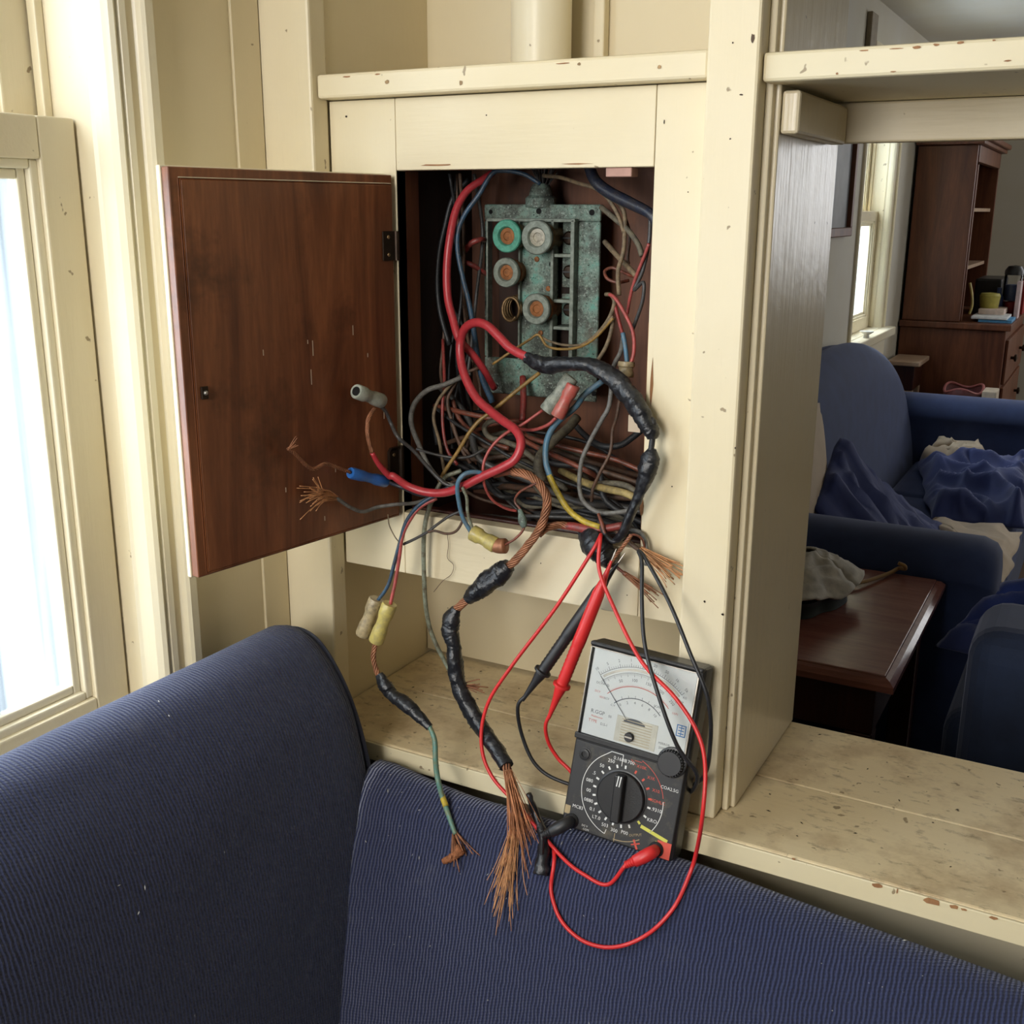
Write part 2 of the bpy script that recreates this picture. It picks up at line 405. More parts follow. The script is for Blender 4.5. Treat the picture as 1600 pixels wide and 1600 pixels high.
def pane():
    k = N('streaked_window_glass'); tr = k.n('ShaderNodeBsdfTransparent'); tl = k.n('ShaderNodeBsdfTranslucent'); mx = k.n('ShaderNodeMixShader')
    f = k.noise(k.co((14, 14, .25)), 1.6, 4, .6); g = k.noise(k.co((1, 1, 1)), 5, 4)
    fac = k.ramp(f, (.38, .02), (.62, .12))
    tl.inputs[0].default_value = (.80, .88, .93, 1)
    st = k.noise(k.co((1, 16, .22)), 1.3, 4, .6)  # soft vertical streaks mixed into the transparent colour
    k.l(k.ramp(st, (.42, (.97, .98, 1)), (.56, (.30, .345, .37)), (.64, (.55, .60, .63)), (.72, (.95, .97, 1))), tr.inputs[0])
    k.l(k.math('ADD', k.math('MULTIPLY', g, .12), fac), mx.inputs[0]); k.l(tr.outputs[0], mx.inputs[1]); k.l(tl.outputs[0], mx.inputs[2])
    gl = k.n('ShaderNodeBsdfGlossy'); gl.inputs['Roughness'].default_value = .05
    m2 = k.n('ShaderNodeMixShader'); m2.inputs[0].default_value = .06
    k.l(mx.outputs[0], m2.inputs[1]); k.l(gl.outputs[0], m2.inputs[2]); k.l(m2.outputs[0], k.out.inputs[0]); return k.m
M['pane'] = pane()

# ------------------------------------------------------------------ the setting
XL = -.88; CZ = 2.22
def struct(o): o['kind'] = 'structure'; return o
struct(box('floor', -1.1, 2.5, -3.3, 5.75, -.05, 0, M['floor'], bev=0))
struct(box('ceiling', -1.1, 2.5, -3.3, 5.75, CZ, CZ+.06, M['ceiling'], bev=0))
W1 = (-1.12, -.247, .93, 1.98); W2 = (3.27, 3.86, 1.02, 1.98)
def wall_with_hole(name, y0, y1, h, m):
    bm = bmesh.new(); a, b, c, d = h; a -= .02; b += .02; c -= .034
    for r in ((y0, a, 0, CZ), (b, y1, 0, CZ), (a, b, 0, c), (a, b, d, CZ)):
        bbox(bm, XL-.14, XL, r[0], r[1], r[2], r[3])
    return struct(frombm(name, bm, m))
wall_with_hole('wall_left', -3.3, .12, W1, M['cream_wall'])
wall_with_hole('wall_left_far', .12, 5.75, W2, M['far_wall'])
struct(box('wall_far', -1.0, 2.5, 5.6, 5.72, 0, CZ, M['far_wall'], bev=0))
struct(box('wall_right', 2.4, 2.5, -3.2, 5.6, 0, CZ, M['rear_wall'], bev=0))
struct(box('wall_rear', -.9, 2.4, -3.3, -3.2, 0, CZ, M['rear_wall'], bev=0))

# windows: double hung with moulded casings
def window(name, W, zmeet, profile_cas, label):
    y0, y1, z0, z1 = W
    e = empty(name, (XL, (y0+y1)/2, z0)); struct(e)
    for side in (1, -1):
        ye = y1 if side > 0 else y0
        prof = [(x, ye+side*(d)) for x, d in profile_cas]
        extrude_z('casing', prof, z0-.08, z1+.10, M['cream_white'], e)
        a, b = sorted((ye+side*.0195, ye)); box('jamb', XL-.139, XL-.0285, a, b, z0+.0005, z1-.021, M['cream_v'], e, .0008)
    box('head_casing', XL-.002, XL+.016, y0-.055, y1+.055, z1+.002, z1+.10, M['cream_white'], e)
    box('jamb_head', XL-.14, XL-.004, y0, y1, z1-.02, z1, M['cream_v'], e)
    box('sill', XL+.0003, XL+.05, y0-.09, y1+.09, z0-.035, z0, M['cream_white'], e, .005)
    box('sub_sill', XL-.139, XL, y0-.0195, y1+.0195, z0-.0335, z0, M['cream_white'], e, .002)
    box('apron', XL+.0003, XL+.014, y0-.06, y1+.06, z0-.12, z0-.036, M['cream_white'], e)
    # parting beads in the jambs
    for ye, s in ((y1, -1), (y0, 1)):
        a, b = sorted((ye, ye+s*.010))
        box('parting_bead', XL-.094, XL-.082, a, b, z0, z1-.02, M['cream_v'], e)
        a, b = sorted((ye, ye+s*.004))
        box('outer_stop', XL-.139, XL-.128, a, b, z0, z1-.02, M['cream_v'], e)
    for nm, x0, za, zb, bot, top, st in (('lower_sash', XL-.080, z0, zmeet, .05, .04, .044), ('upper_sash', XL-.126, zmeet-.038, z1-.022, .038, .05, .044)):
        x1 = x0+.030
        s = box(nm, x0, x1, y1-.003-st, y1-.003, za, zb, M['cream_v'], e, .002)
        par(box('stile', x0, x1, y0+.003, y0+.003+st, za, zb, M['cream_v'], None, .002), s)
        par(box('rail', x0, x1, y0+.003+st, y1-.003-st, za, za+bot, M['cream_h'], None, .002), s)
        par(box('rail', x0, x1, y0+.003+st, y1-.003-st, zb-top, zb, M['cream_h'], None, .002), s)
        ya, yb = y0+.003+st, y1-.003-st
        for k, (ins, dx) in enumerate(((.009, .006), (.019, .013))):   # stepped glazing mouldings
            par(box('glazing_bead', x0+.003, x1-dx, yb-ins, yb-ins+.010, za+bot, zb-top, M['cream_white'], None, .002), s)
            par(box('glazing_bead', x0+.003, x1-dx, ya+ins-.010, ya+ins, za+bot, zb-top, M['cream_white'], None, .002), s)
            par(box('glazing_bead', x0+.003, x1-dx, ya+ins, yb-ins, za+bot+ins-.010, za+bot+ins, M['cream_white'], None, .002), s)
            par(box('glazing_bead', x0+.003, x1-dx, ya+ins, yb-ins, zb-top-ins, zb-top-ins+.010, M['cream_white'], None, .002), s)
        par(box('pane', x0+.008, x0+.011, ya+.015, yb-.015, za+bot+.012, zb-top-.012, M['pane'], None, 0), s)
    return e
CAS = [(XL-.028, -.001), (XL-.024, .001), (XL-.016, .002), (XL-.008, .004), (XL-.002, .008), (XL+.001, .012),
       (XL-.001, .0155), (XL-.003, .017), (XL+.001, .019), (XL+.002, .026), (XL-.002, .0285), (XL-.002, .035), (XL+.003, .038), (XL+.009, .039),
       (XL+.012, .042), (XL+.012, .052), (XL+.008, .056), (XL+.0003, .0565), (XL+.0003, .0400), (XL-.006, .0195), (XL-.028, .0195)]
window('window_1', W1, 1.585, CAS, '')
window('window_2', W2, 1.50, CAS, '')
# corner strip and proud corner board beside the cabinet
struct(box('trim_1', XL, XL+.004, -.075, -.031, 0, CZ, M['cream_wall'], bev=.001))
struct(box('trim_2', XL+.001, -.808, -.03, .0, 0, CZ, M['cream_v'], bev=.003))
# recess linings
struct(box('wall_recess_side', -.840, -.811, .0, .235, 1.087, CZ, M['cream_wall'], bev=.001))
struct(box('wall_recess_lower_side', -.850, -.828, .0, .235, 0, 1.0865, M['cream_wall'], bev=.001))
struct(box('wall_recess_back', -.827, -.312, .212, .235, .876, CZ, M['cream_wall'], bev=.001))
struct(box('wall_below_shelf', -.811, 2.4, .0, .03, 0, .846, M['apron'], bev=0))

# ------------------------------------------------------------------ divider joinery
post = empty('divider_post', (-.325, 0, .871))
tag(post, 'tall cream-painted post with chipped edges between fuse cabinet and pass-through', 'post')
box('post', -.356, -.307, -.03, .235, .8715, CZ, M['cream_v'], post, .003)
box('cover_strip', -.3069, -.300, -.006, .03, .8715, CZ, M['cream_v'], post, .002)
box('side_panel', -.3069, -.295, .004, .247, .8715, CZ, M['cream_gloss'], post, .002)

sill = empty('window_seat_shelf', (-.3, .09, .846))
tag(sill, 'long low cream shelf with grimy stained top and chipped front edge', 'shelf')
box('plank', -.827, 2.39, -.058, .0885, .846, .871, M['cream_shelf'], sill, .003)
box('plank', -.827, 2.39, .0895, .247, .846, .8705, M['cream_shelf'], sill, .002)
box('front_edging', -.811, 2.39, -.0615, -.0585, .8465, .8700, M['cream_edge'], sill, .001)
o = shelf_b = box('shelf_board', -.807, -.357, -.021, .211, 1.617, 1.642, M['cream_h'], None, .003)
tag(o, 'cream shelf board with speckled front edge directly above the fuse cabinet', 'shelf')
us = empty('overhead_shelf', (0, .1, 1.61)); tag(us, 'overhead cream shelf with brown chips above the pass-through opening', 'shelf')
box('board', -.306, 2.39, -.022, .247, 1.611, 1.636, M['cream_edge'], us, .003)
box('cleat', -.294, -.277, .004, .200, 1.568, 1.606, M['cream_gloss'], us, .003)
box('fascia', -.294, 2.39, .2005, .222, 1.570, 1.6105, M['cream_h'], us, .002)
pipe = lathe('painted_pipe', (-.625, .165, 1.642), (0, 0, 1), [(.035, 0), (.035, CZ-1.643)], M['cream_white'], None, 40)
tag(pipe, 'round cream-painted vertical pipe standing on the shelf above the cabinet', 'pipe')
struct(box('trim_3', -.574, -.560, .196, .2115, 1.643, CZ, M['cream_v'], bev=.002))

# fuse cabinet
cab = empty('fuse_cabinet', (-.58, .09, 1.072)); tag(cab, 'cream built-in fuse cabinet with its brown door hanging open', 'cabinet')
box('stile', -.807, -.7185, 0, .019, 1.073, 1.616, M['cream_v'], cab, .001)
box('stile', -.4145, -.3565, 0, .019, 1.073, 1.616, M['cream_v'], cab, .001)
box('top_rail', -.718, -.415, 0, .019, 1.541, 1.616, M['cream_h'], cab, .001)
box('bottom_rail', -.718, -.415, 0, .019, 1.073, 1.150, M['cream_h'], cab, .001)
box('box_back', -.79, -.36, .170, .185, 1.09, 1.60, M['box_wood'], cab, 0)
box('box_side', -.735, -.722, .0192, .170, 1.09, 1.60, M['shaded_wood'], cab, 0)
box('box_side', -.408, -.395, .0192, .170, 1.09, 1.60, M['box_wood'], cab, 0)
box('box_top', -.722, -.408, .0192, .170, 1.565, 1.578, M['box_wood'], cab, 0)
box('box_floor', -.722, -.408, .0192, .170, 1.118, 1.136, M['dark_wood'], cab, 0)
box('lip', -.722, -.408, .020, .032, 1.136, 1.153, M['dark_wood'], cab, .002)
box('recess_ceiling', -.811, -.357, .02, .211, 1.075, 1.086, M['cream_wall'], cab, 0)
box('frame_edge', -.7215, -.7185, .001, .045, 1.150, 1.541, M['box_wood'], cab, .0005)
box('frame_edge', -.4165, -.4146, .004, .05, 1.150, 1.39, M['raw_wood'], cab, .0005)
o = box('catch_block', -.468, -.440, .004, .022, 1.532, 1.541, plain('pink_block', (.52, .30, .24), .7), cab, .001)

p = at(988, 660, y=.03); box('card_tab', p.x-.004, p.x+.010, .028, .030, p.z-.010, p.z+.008, M['sheet'], cab, .0003)
# paint chips and nail marks on the joinery
rm = random.Random(17)
def chip(name, u, v, y, w_, h_, m, parent):
    p = at(u, v, y=y); n = 9; a = [(.6+.4*rm.random())*1 for _ in range(n)]
    V = [Vector((p.x+w_*.5*a[i]*math.cos(6.283*i/n), y-d, p.z+h_*.5*a[i]*math.sin(6.283*i/n))) for d in (0, .0004) for i in range(n)]
    Fc = [tuple(range(n, 2*n)), tuple(range(n-1, -1, -1))]+[(i, (i+1) % n, n+(i+1) % n, n+i) for i in range(n)]
    bm = bmesh.new(); vs = [bm.verts.new(q) for q in V]
    for f in Fc: bm.faces.new([vs[i] for i in f])
    return frombm(name, bm, m, parent)
for u, v, w_, h_ in ((1371, 1384, .012, .006), (1456, 1408, .018, .008), (1491, 1417, .010, .005), (1506, 1421, .006, .003), (1552, 1434, .009, .004), (1240, 1342, .004, .003), (1402, 1392, .002, .007)):
    chip('paint_chip', u, v, -.0617, w_, h_, M['tan_wood'], sill)
for u, v, w_, h_ in ((1432, 74, .008, .0035), (1463, 70, .006, .0025), (1500, 67, .007, .003), (1553, 63, .003, .0015), (1574, 95, .007, .0018), (1308, 115, .003, .0022), (1395, 112, .006, .0014), (1350, 79, .009, .0014), (1400, 76, .014, .0012)):
    chip('paint_chip', u, v, -.0222, w_, h_, M['tan_wood'], us)
for u, v, w_, h_ in ((1158, 148, .004, .002), (1141, 217, .002, .002), (1129, 960, .003, .003), (1145, 67, .002, .002), (1101, 940, .0025, .003), (1176, 60, .004, .010), (1149, 700, .0015, .003)):
    chip('nail_mark', u, v, -.0302, w_, h_, M['bronze'], post)
for u, v, w_, h_ in ((541, 182, .003, .003), (1038, 190, .0015, .005), (660, 905, .002, .002), (1050, 760, .002, .002), (845, 880, .0015, .0015), (760, 180, .002, .0015), (700, 950, .002, .001), (1075, 300, .0015, .0015), (980, 930, .0015, .0015)):
    chip('nail_mark', u, v, -.0002, w_, h_, M['bronze'], cab)
for u, v, w_, h_ in ((541, 120, .012, .002), (590, 116, .008, .002), (605, 128, .006, .005), (720, 130, .005, .006), (905, 100, .005, .004), (880, 99, .02, .0015), (1030, 105, .005, .004)):
    chip('paint_chip', u, v, -.0212, w_, h_, M['tan_wood'] if w_ > .007 else M['brass_dull'], shelf_b)
chip('paint_chip', 680, 258, -.0002, .05, .0025, M['tan_wood'], cab); chip('paint_chip', 900, 256, -.0002, .04, .0018, M['tan_wood'], cab)
chip('paint_chip', 1018, 600, -.0002, .004, .055, M['raw_wood'], cab); chip('paint_chip', 1003, 790, -.0002, .005, .03, M['raw_wood'], cab)
# door, hinged on the left of the opening, swung open
DW, DH, DT = .295, .392, .018
hin = Vector((-.7315, -.003, 1.1455)); aa = R(81.5)
ex = Vector((-math.cos(aa), -math.sin(aa), 0)); ey = Vector((0, 0, 1)).cross(ex)
dm = Matrix((ex, ey, Vector((0, 0, 1)))).transposed().to_4x4(); dm.translation = hin
sgn = 1 if ey.x > 0 else -1      # side that looks into the room when open (the inner face)
def dbox(name, x0, x1, d0, d1, z0, z1, m, parent, bev=.0008):
    a, b = sorted((sgn*d0, sgn*d1)); bm = bmesh.new(); bbox(bm, x0, x1, a, b, z0, z1, bev, 1)
    bmesh.ops.transform(bm, matrix=dm, verts=bm.verts); return frombm(name, bm, m, parent)
door = dbox('door', .002, DW-.0015, .002, .012, .0015, DH-.0015, M['door_wood'], cab)
dbox('painted_face', 0, DW, -.004, .0018, 0, DH, M['cream_white'], door)
dbox('inner_board', .004, DW-.0125, .012, .0136, .004, DH-.0115, M['door_wood'], door, .0015)
dbox('edge_bead', DW-.0115, DW-.0105, .012, .0126, .004, DH-.0105, M['door_wood'], door, .0002)
dbox('edge_bead', .004, DW-.0115, .012, .0128, DH-.0108, DH-.0100, M['cream_white'], door, .0002)
def dpt(x, d, z): return dm @ Vector((x, sgn*d, z))
dn = (ey*sgn).normalized()
rs = random.Random(5)
for k in range(11):
    x, z, l = rs.uniform(.02, .20), rs.uniform(.02, .24), rs.uniform(.003, .013)
    if k in (0, 1): x, z, l = .13+.004*k, .205-.03*k, .016
    dbox('scratch', x, x+.0010, .0136, .01375, z, z+l, M['sheet'], door, 0)
c = dbox('catch', DW-.026, DW-.018, .0136, .0160, .178, .190, M['bronze'], door, .0005)
frombm('catch_pin', (lambda b: (bmesh.ops.create_uvsphere(b, u_segments=10, v_segments=6, radius=.0024), bmesh.ops.translate(b, verts=b.verts, vec=dpt(DW-.022, .0170, .184)), b)[-1])(bmesh.new()), M['steel'], c, smooth=True)
for zc, hh in ((.315, .016), (.065, .022)):
    h = dbox('hinge', .002, .022, .0137, .0156, zc-hh, zc+hh, M['bronze'], door, .004 if hh > .02 else .0008)
    lathe('hinge_barrel', dpt(.0005, .016, zc-hh), (0, 0, 1), [(.0032, 0), (.0032, 2*hh)], M['bronze'], h, 14)
    for s in (-.6, .6):
        lathe('screw', dpt(.013, .0156, zc+s*hh), dn, [(.0022, 0), (.0018, .0007), (.0001, .0009)], M['brass_dull'], h, 10)

# ------------------------------------------------------------------ fuse block (plane y = .12)
FY = .122
def fp(u, v, d=0): return at(u, v, y=FY-d)
ftl, ftr, fbr = fp(755, 318), fp(940, 318), fp(937, 628)
fx0, fx1, fz1, fz0 = ftl.x+.001, ftr.x-.001, 1.506, 1.281
fb = empty('fuse_block', ((fx0+fx1)/2, FY, fz0)); tag(fb, 'corroded green fuse block with round screw-in fuses inside the cabinet', 'fuse block')
V2 = lambda u, v, d=0: (fp(u, v, d).x, fp(u, v, d).z)
# base plate is a frame of bars so that the wells stay dark
xa, _ = V2(767, 400); xb, _ = V2(817, 400); xc, _ = V2(868, 400); xd, _ = V2(903, 400)
_, zt = V2(800, 345); _, zb_ = V2(800, 560)
box('back_plate', fx0+.012, fx1-.016, FY+.016, FY+.020, fz0+.010, fz1-.006, M['shaded_wood'], fb, 0)
box('plate_top', fx0, fx1, FY, FY+.005, zt, fz1, M['verd'], fb, .002)
box('plate_bottom', fx0, fx1, FY, FY+.005, fz0, zb_, M['verd'], fb, .002)
box('plate_edge', fx0, xa, FY, FY+.005, zb_, zt, M['verd'], fb, .002)
box('plate_edge', xd, fx1, FY, FY+.005, zb_, zt, M['verd'], fb, .002)
box('centre_bar', xb, xc, FY-.004, FY+.010, zb_, zt, M['verd'], fb, .002)
for (x, w_) in ((xa, .0025), (xb, .0025), (xc, .004), (xd-.003, .005)):
    box('rib', x-w_/2, x+w_/2, FY-.010, FY+.002, zb_, zt+.002, M['verd_grey'], fb, .001)
box('rib', xa, xd, FY-.010, FY+.002, zt-.001, zt+.003, M['verd_grey'], fb, .001)
for v in (399, 470, 512):
    _, z = V2(880, v); box('rib', xc+.002, xd-.003, FY-.008, FY+.012, z-.002, z+.002, M['verd_grey'], fb, .0008)
for v in (372, 425, 484):
    p = fp(885, v, -.004)
    pl = box('terminal_plate', xc+.004, xd-.004, FY+.010, FY+.013, p.z-.018, p.z+.018, M['verd'], fb, .0008)
    s = lathe('terminal_screw', (p.x+.002, FY+.010, p.z), (0, -1, 0), [(.0080, 0), (.0080, .003), (.006, .005), (.0001, .0056)], M['bronze'], pl, 16)
    box('slot', p.x-.005, p.x+.009, FY+.0035, FY+.0044, p.z-.0010, p.z+.0010, M['black_plastic'], pl, .0002)
def hole(u, v, r, el=1):
    p = fp(u, v); 
    lathe('screw_hole', (p.x, FY+.0015, p.z), (0, -1, 0), [(r, 0), (r, .0021), (.0001, .0022)], M['hole'], fb, 14)
for u, v, r in ((767, 331, .0026), (842, 330, .0034), (925, 332, .0034), (928, 615, .003), (775, 603, .003)): hole(u, v, r)
for u, v in ((862, 413), (863, 430)):
    p = fp(u, v, .004); lathe('screw_hole', (p.x, FY-.003, p.z), (0, -1, 0), [(.0032, 0), (.0032, .0018), (.0001, .0019)], M['hole'], fb, 12)
for u, v in ((839, 405), (857, 451), (845, 520)):
    p = fp(u, v, .004); lathe('rivet', (p.x, FY-.003, p.z), (0, -1, 0), [(.0035, 0), (.003, .0025), (.0001, .0032)], M['rusty'], fb, 12)
fuses = ((791, 369, 24, 'verd_green', 'mica'), (838, 371, 25, 'verd_grey', 'mica'), (790, 426, 22, 'verd_grey', 'rusty'), (837, 483, 23, 'verd_grey', 'rusty'))
for u, v, pr, rim, lens in fuses:
    d = .030; p = fp(u, v, d); r = pr*.00078
    f = lathe('fuse', (p.x, FY+.012, p.z), (0, -1, 0), [(r*.78, 0), (r*.78, d-.012+.002), (r*.9, d-.002), (r*.9, d+.000), (r*.82, d+.001), (r*.82, d+.003), (r*.9, d+.004), (r*.9, d+.006)], M['rusty'] if lens == 'rusty' else M['brass_dull'], fb, 28)
    y0 = FY+.012-(d+.006)
    lathe('fuse_rim', (p.x, y0, p.z), (0, -1, 0), [(r*.97, 0), (r, .001), (r, .005), (r*.94, .0065), (r*.60, .0065), (r*.52, .0045), (r*.50, .002)], M[rim], f, 30)
    lathe('fuse_window', (p.x, y0, p.z), (0, -1, 0), [(r*.52, .0010), (r*.50, .0032), (r*.28, .0036), (r*.24, .0026), (.0001, .0028)], M['mica'] if lens == 'mica' and rim != 'verd_green' else M['rusty'], f, 24)
p0 = fp(800, 482, .01)
co = [Vector((p0.x-.004+.0105*math.cos(i*.7)+.0006*i*.4, FY+.014-.0011*i, p0.z+.0135*math.sin(i*.7))) for i in range(36)]
tube('wire_coil', co, .0017, M['brass_dull'], fb, 6, 3)
fray('gland_strands', fp(850, 290, -.008), (.1, 0, 1), 26, .030, .55, IN['dkgrey'], fb, .0009, 0, 31, .006)
ferr = lathe('cable_gland', fp(845, 318, -.008), (0, 0, 1), [(.018, -.004), (.018, .006), (.014, .009), (.012, .018), (.009, .022)], M['verd'], fb, 20)

# ------------------------------------------------------------------ wires
def conv(ox, oy, s): return lambda *P: [at(ox+x*s, oy+y*s, y=d/100) for x, y, d in P]
A, B, C_, D, G, H = conv(600, 240, .2875), conv(600, 600, .2875), conv(430, 560, .25), conv(540, 900, .3375), conv(620, 620, .15), conv(820, 620, .15)
P_ = conv(0, 0, 1)
def inter(u, v, p0, n):
    d = ray(u, v); return CAM + d*((p0-CAM).dot(n)/d.dot(n))
def near(p, mm): return p + (CAM-p).normalized()*(mm/1000)
def DR(ox, oy, sc):
    return lambda *P: [near(inter(ox+x*sc, oy+y*sc, dpt(0, .0185, 0), dn), mm) for x, y, mm in P]
CD = DR(430, 560, .25)
SOFA = [(-.0625, -.60), (-.0625, -.30), (-.063, -.06), (-.0655, -.028), (-.072, -.010), (-.084, -.001), (-.098, 0), (-.113, -.006), (-.128, -.020), (-.142, -.042), (-.156, -.075), (-.172, -.125), (-.190, -.190), (-.208, -.27), (-.224, -.36), (-.238, -.46)]
def ridge(x):
    z = .8505+.002*math.sin(x*9)
    if x > -.30: z -= .030*min(1, (x+.30)/.36)**1.2
    if x < -.56: z += .015*min(1, (-.56-x)/.12)**1.5
    return z
def sofa_top(x, y):
    pts = SOFA[6:]
    if y > pts[0][0]: return ridge(x)
    for (a, za), (b, zb) in zip(pts, pts[1:]):
        if y >= b: return ridge(x)+za+(zb-za)*(a-y)/(a-b)
    return -1
def SP(u, v, mm):
    d = ray(u, v); lo = .7
    while lo < 1.6:
        p = CAM+d*lo
        if p.y > -.0985 or (p.y < 0 and p.z < sofa_top(p.x, p.y)): break
        lo += .002
    return near(CAM+d*lo, mm)
SD = lambda *P: [SP(540+x*.3375, 900+y*.3375, mm) for x, y, mm in P]
def wire(label, mk, r, pts, group='loose wires of the fuse cabinet', cat='wire', sides=10, n=6):
    rr = [x/1000 for x in r] if isinstance(r, (list, tuple)) else r/1000
    o = tube('electrical_wire', pts, rr, IN[mk], None, sides, n)
    return tag(o, label, cat, group)
def crimp(name, p, q, r, m, parent):
    p, q = Vector(p), Vector(q); d = (q-p); L = d.length
    return lathe(name, p, d, [(r*.55, .0006), (r*.95, 0), (r*1.06, L*.03), (r*1.06, L*.30), (r*.88, L*.40), (r*.87, L*.56), (r*1.02, L*.68), (r*1.06, L*.96), (r*.95, L), (r*.55, L-.001)], m, parent, 20)
def dirn(P): return (Vector(P[-1])-Vector(P[-2])).normalized()

# big red ones
w1 = wire('thick red cable running down the left of the fuse block, end dropping behind it', 'red', [4.4, 4.4, 4.8, 4.8, 4.8, 4.8, 4.4, 4.2],
     A((590, 105, 10), (540, 140, 9), (455, 200, 8), (395, 300, 7), (360, 450, 6), (342, 620, 5.5), (347, 780, 5), (375, 900, 4.5), (410, 1010, 4), (480, 1090, 4.5), (540, 1170, 5.5), (600, 1275, 7.5)))
pr = A((790, 1112, -.2), (690, 1060, .2), (620, 990, .5), (560, 935, .8), (500, 918, 1.2), (445, 945, 1.8), (418, 1010, 2.4), (415, 1100, 2.2), (440, 1210, 1.5), (500, 1325, .8), (580, 1400, .2)) + \
     B((640, 195, -.5), (715, 250, -1.4), (745, 320, -2.2), (715, 405, -2.8), (640, 455, -3.2), (540, 500, -3.6), (420, 560, -4), (330, 590, -4.2), (230, 588, -4.6), (130, 555, -5.2), (50, 500, -6.0)) + \
     CD((715, 735, 38), (650, 665, 34), (605, 590, 32))
w2 = wire('thick bright red cable looping out of the cabinet towards the pale green crimp', 'red', [5.0, 5.0, 5.0, 5.0, 5.1, 5.1, 5.0, 5.0, 4.8, 4.6, 4.0, 2.6], pr, sides=14)
rope('copper_strands', CD((605, 590, 32), (578, 480, 28), (582, 380, 26), (622, 312, 26)), .0016, 6, .0009, .03, M['copper_dull'], w2)
wd = wire('charcoal wire leaving the pale green crimp in front of the open door', 'dkgrey', 2.2,
     CD((640, 285, 26), (690, 330, 26), (725, 410, 28))+C_((770, 495, -5.4), (860, 572, -4), (960, 685, -3), (1050, 775, -2.6), (1110, 800, -2.4)))
crimp('crimp_sleeve', CD((505, 205, 30), )[0], CD((668, 268, 26), )[0], .0078, M['crimp_pale'], wd)
_p, _q = CD((505, 205, 30), )[0], CD((668, 268, 26), )[0]
lathe('crimp_bore', _p, _p-_q, [(.0050, -.004), (.0050, .0004), (.0001, .0004)], M['hole'], wd, 16)
# tape-wrapped bundle on the right
tb = wire('black tape-wrapped bundle arching across the fuse block and down the right side', 'black', [3.5, 3.5, 3.5, 3, 2.6, 2.4],
     A((770, 1105, -.1), (900, 1150, -.6), (1120, 1150, -1), (1300, 1270, -1.4), (1420, 1460, -1.8)) + B((1462, 200, -2), (1455, 330, -2.2), (1425, 480, -2.2), (1350, 690, -2.2), (1265, 850, -2.2), (1205, 820, -2), (1165, 740, -1)), sides=10)
tape('tape_wrap', A((775, 1108, -.1), (830, 1135, -.4), (900, 1152, -.6), (1000, 1142, -.8), (1120, 1150, -1), (1225, 1205, -1.2), (1310, 1285, -1.4), (1380, 1380, -1.6), (1435, 1480, -1.8)) + B((1455, 270, -2), (1458, 300, -2.1)),
     [.0060, .0082, .0095, .0080, .0075, .0090, .0100, .0105, .0100, .0085, .0052], M['tape'], tb, .02, 1)
tape('tape_wrap', B((1460, 350, -2.1), (1448, 400, -2.2), (1432, 470, -2.3), (1395, 580, -2.3), (1345, 700, -2.3), (1290, 820, -2.2), (1255, 850, -2.1)), [.0035, .0090, .0100, .0062, .0050, .0048, .0035], M['tape'], tb, .05, 2)
wire('blue cable curving down between the red cable and the fuse block', 'blue', [2.4, 2.6, 2.8, 2.8, 2.8, 3.4, 4],
     A((850, 165, 9), (760, 112, 8.5), (650, 92, 8), (585, 112, 8), (515, 225, 7.5), (440, 330, 7), (402, 430, 6.8), (402, 540, 6.6), (430, 680, 6.6), (460, 800, 6.8), (482, 920, 7), (505, 1080, 7.4), (535, 1220, 7.8), (590, 1350, 8.5)))
wb = wire('blue cable fading to yellow that hangs over the front lip of the cabinet', 'ltblue', [3.4, 3.4, 3.5, 3.5, 3.4, 3.4],
     A((1190, 1235, 5), (1090, 1310, 4)) + B((1040, 125, 3), (935, 215, 1.8), (885, 310, .8), (880, 420, .2), (905, 505, -.2)))
tube('yellow_length', B((900, 495, -.2), (915, 535, -.3), (955, 610, -.5), (1010, 690, -.8), (1090, 748, -1.2), (1175, 778, -1.5)), .0034, IN['yellow'], wb)
wy = wire('mustard yellow wire crossing the tangle diagonally behind the red loop', 'mustard', 2.3,
     A((845, 1192, 3.5), (720, 1290, 3), (600, 1390, 2.4), (520, 1450, 1.8)) + B((460, 270, 1.2), (400, 370, .8), (330, 475, .3), (300, 530, 0)))
wire('mouldy green-grey cable hanging straight down in front of the lower recess', 'ggrey', [2.6, 2.8, 2.8, 2.8, 2.7, 2.6],
     B((420, 470, 1), (330, 510, .2), (280, 590, -.6), (240, 690, -1.4), (220, 790, -1.6), (215, 900, -1.5), (218, 1050, -1.3), (226, 1200, -1), (250, 1330, -.6), (295, 1440, -.2), (350, 1545, .3)) + D((500, 480, .6),))
wire('thin yellow wire bent in a point across the lower fuses', 'mustard', 1.5,
     A((590, 1145, 4.5), (700, 1070, 5), (790, 1012, 6), (840, 985, 6.5), (885, 1045, 6.2), (960, 1063, 6), (1060, 1052, 5.6), (1150, 1000, 5), (1245, 895, 4)))
wire('second thin tan wire running under the yellow one to the right', 'tan', 1.4,
     A((840, 988, 6.8), (905, 1022, 6.4), (1000, 1042, 6), (1100, 1030, 5.4), (1185, 955, 4.6), (1245, 885, 4)))
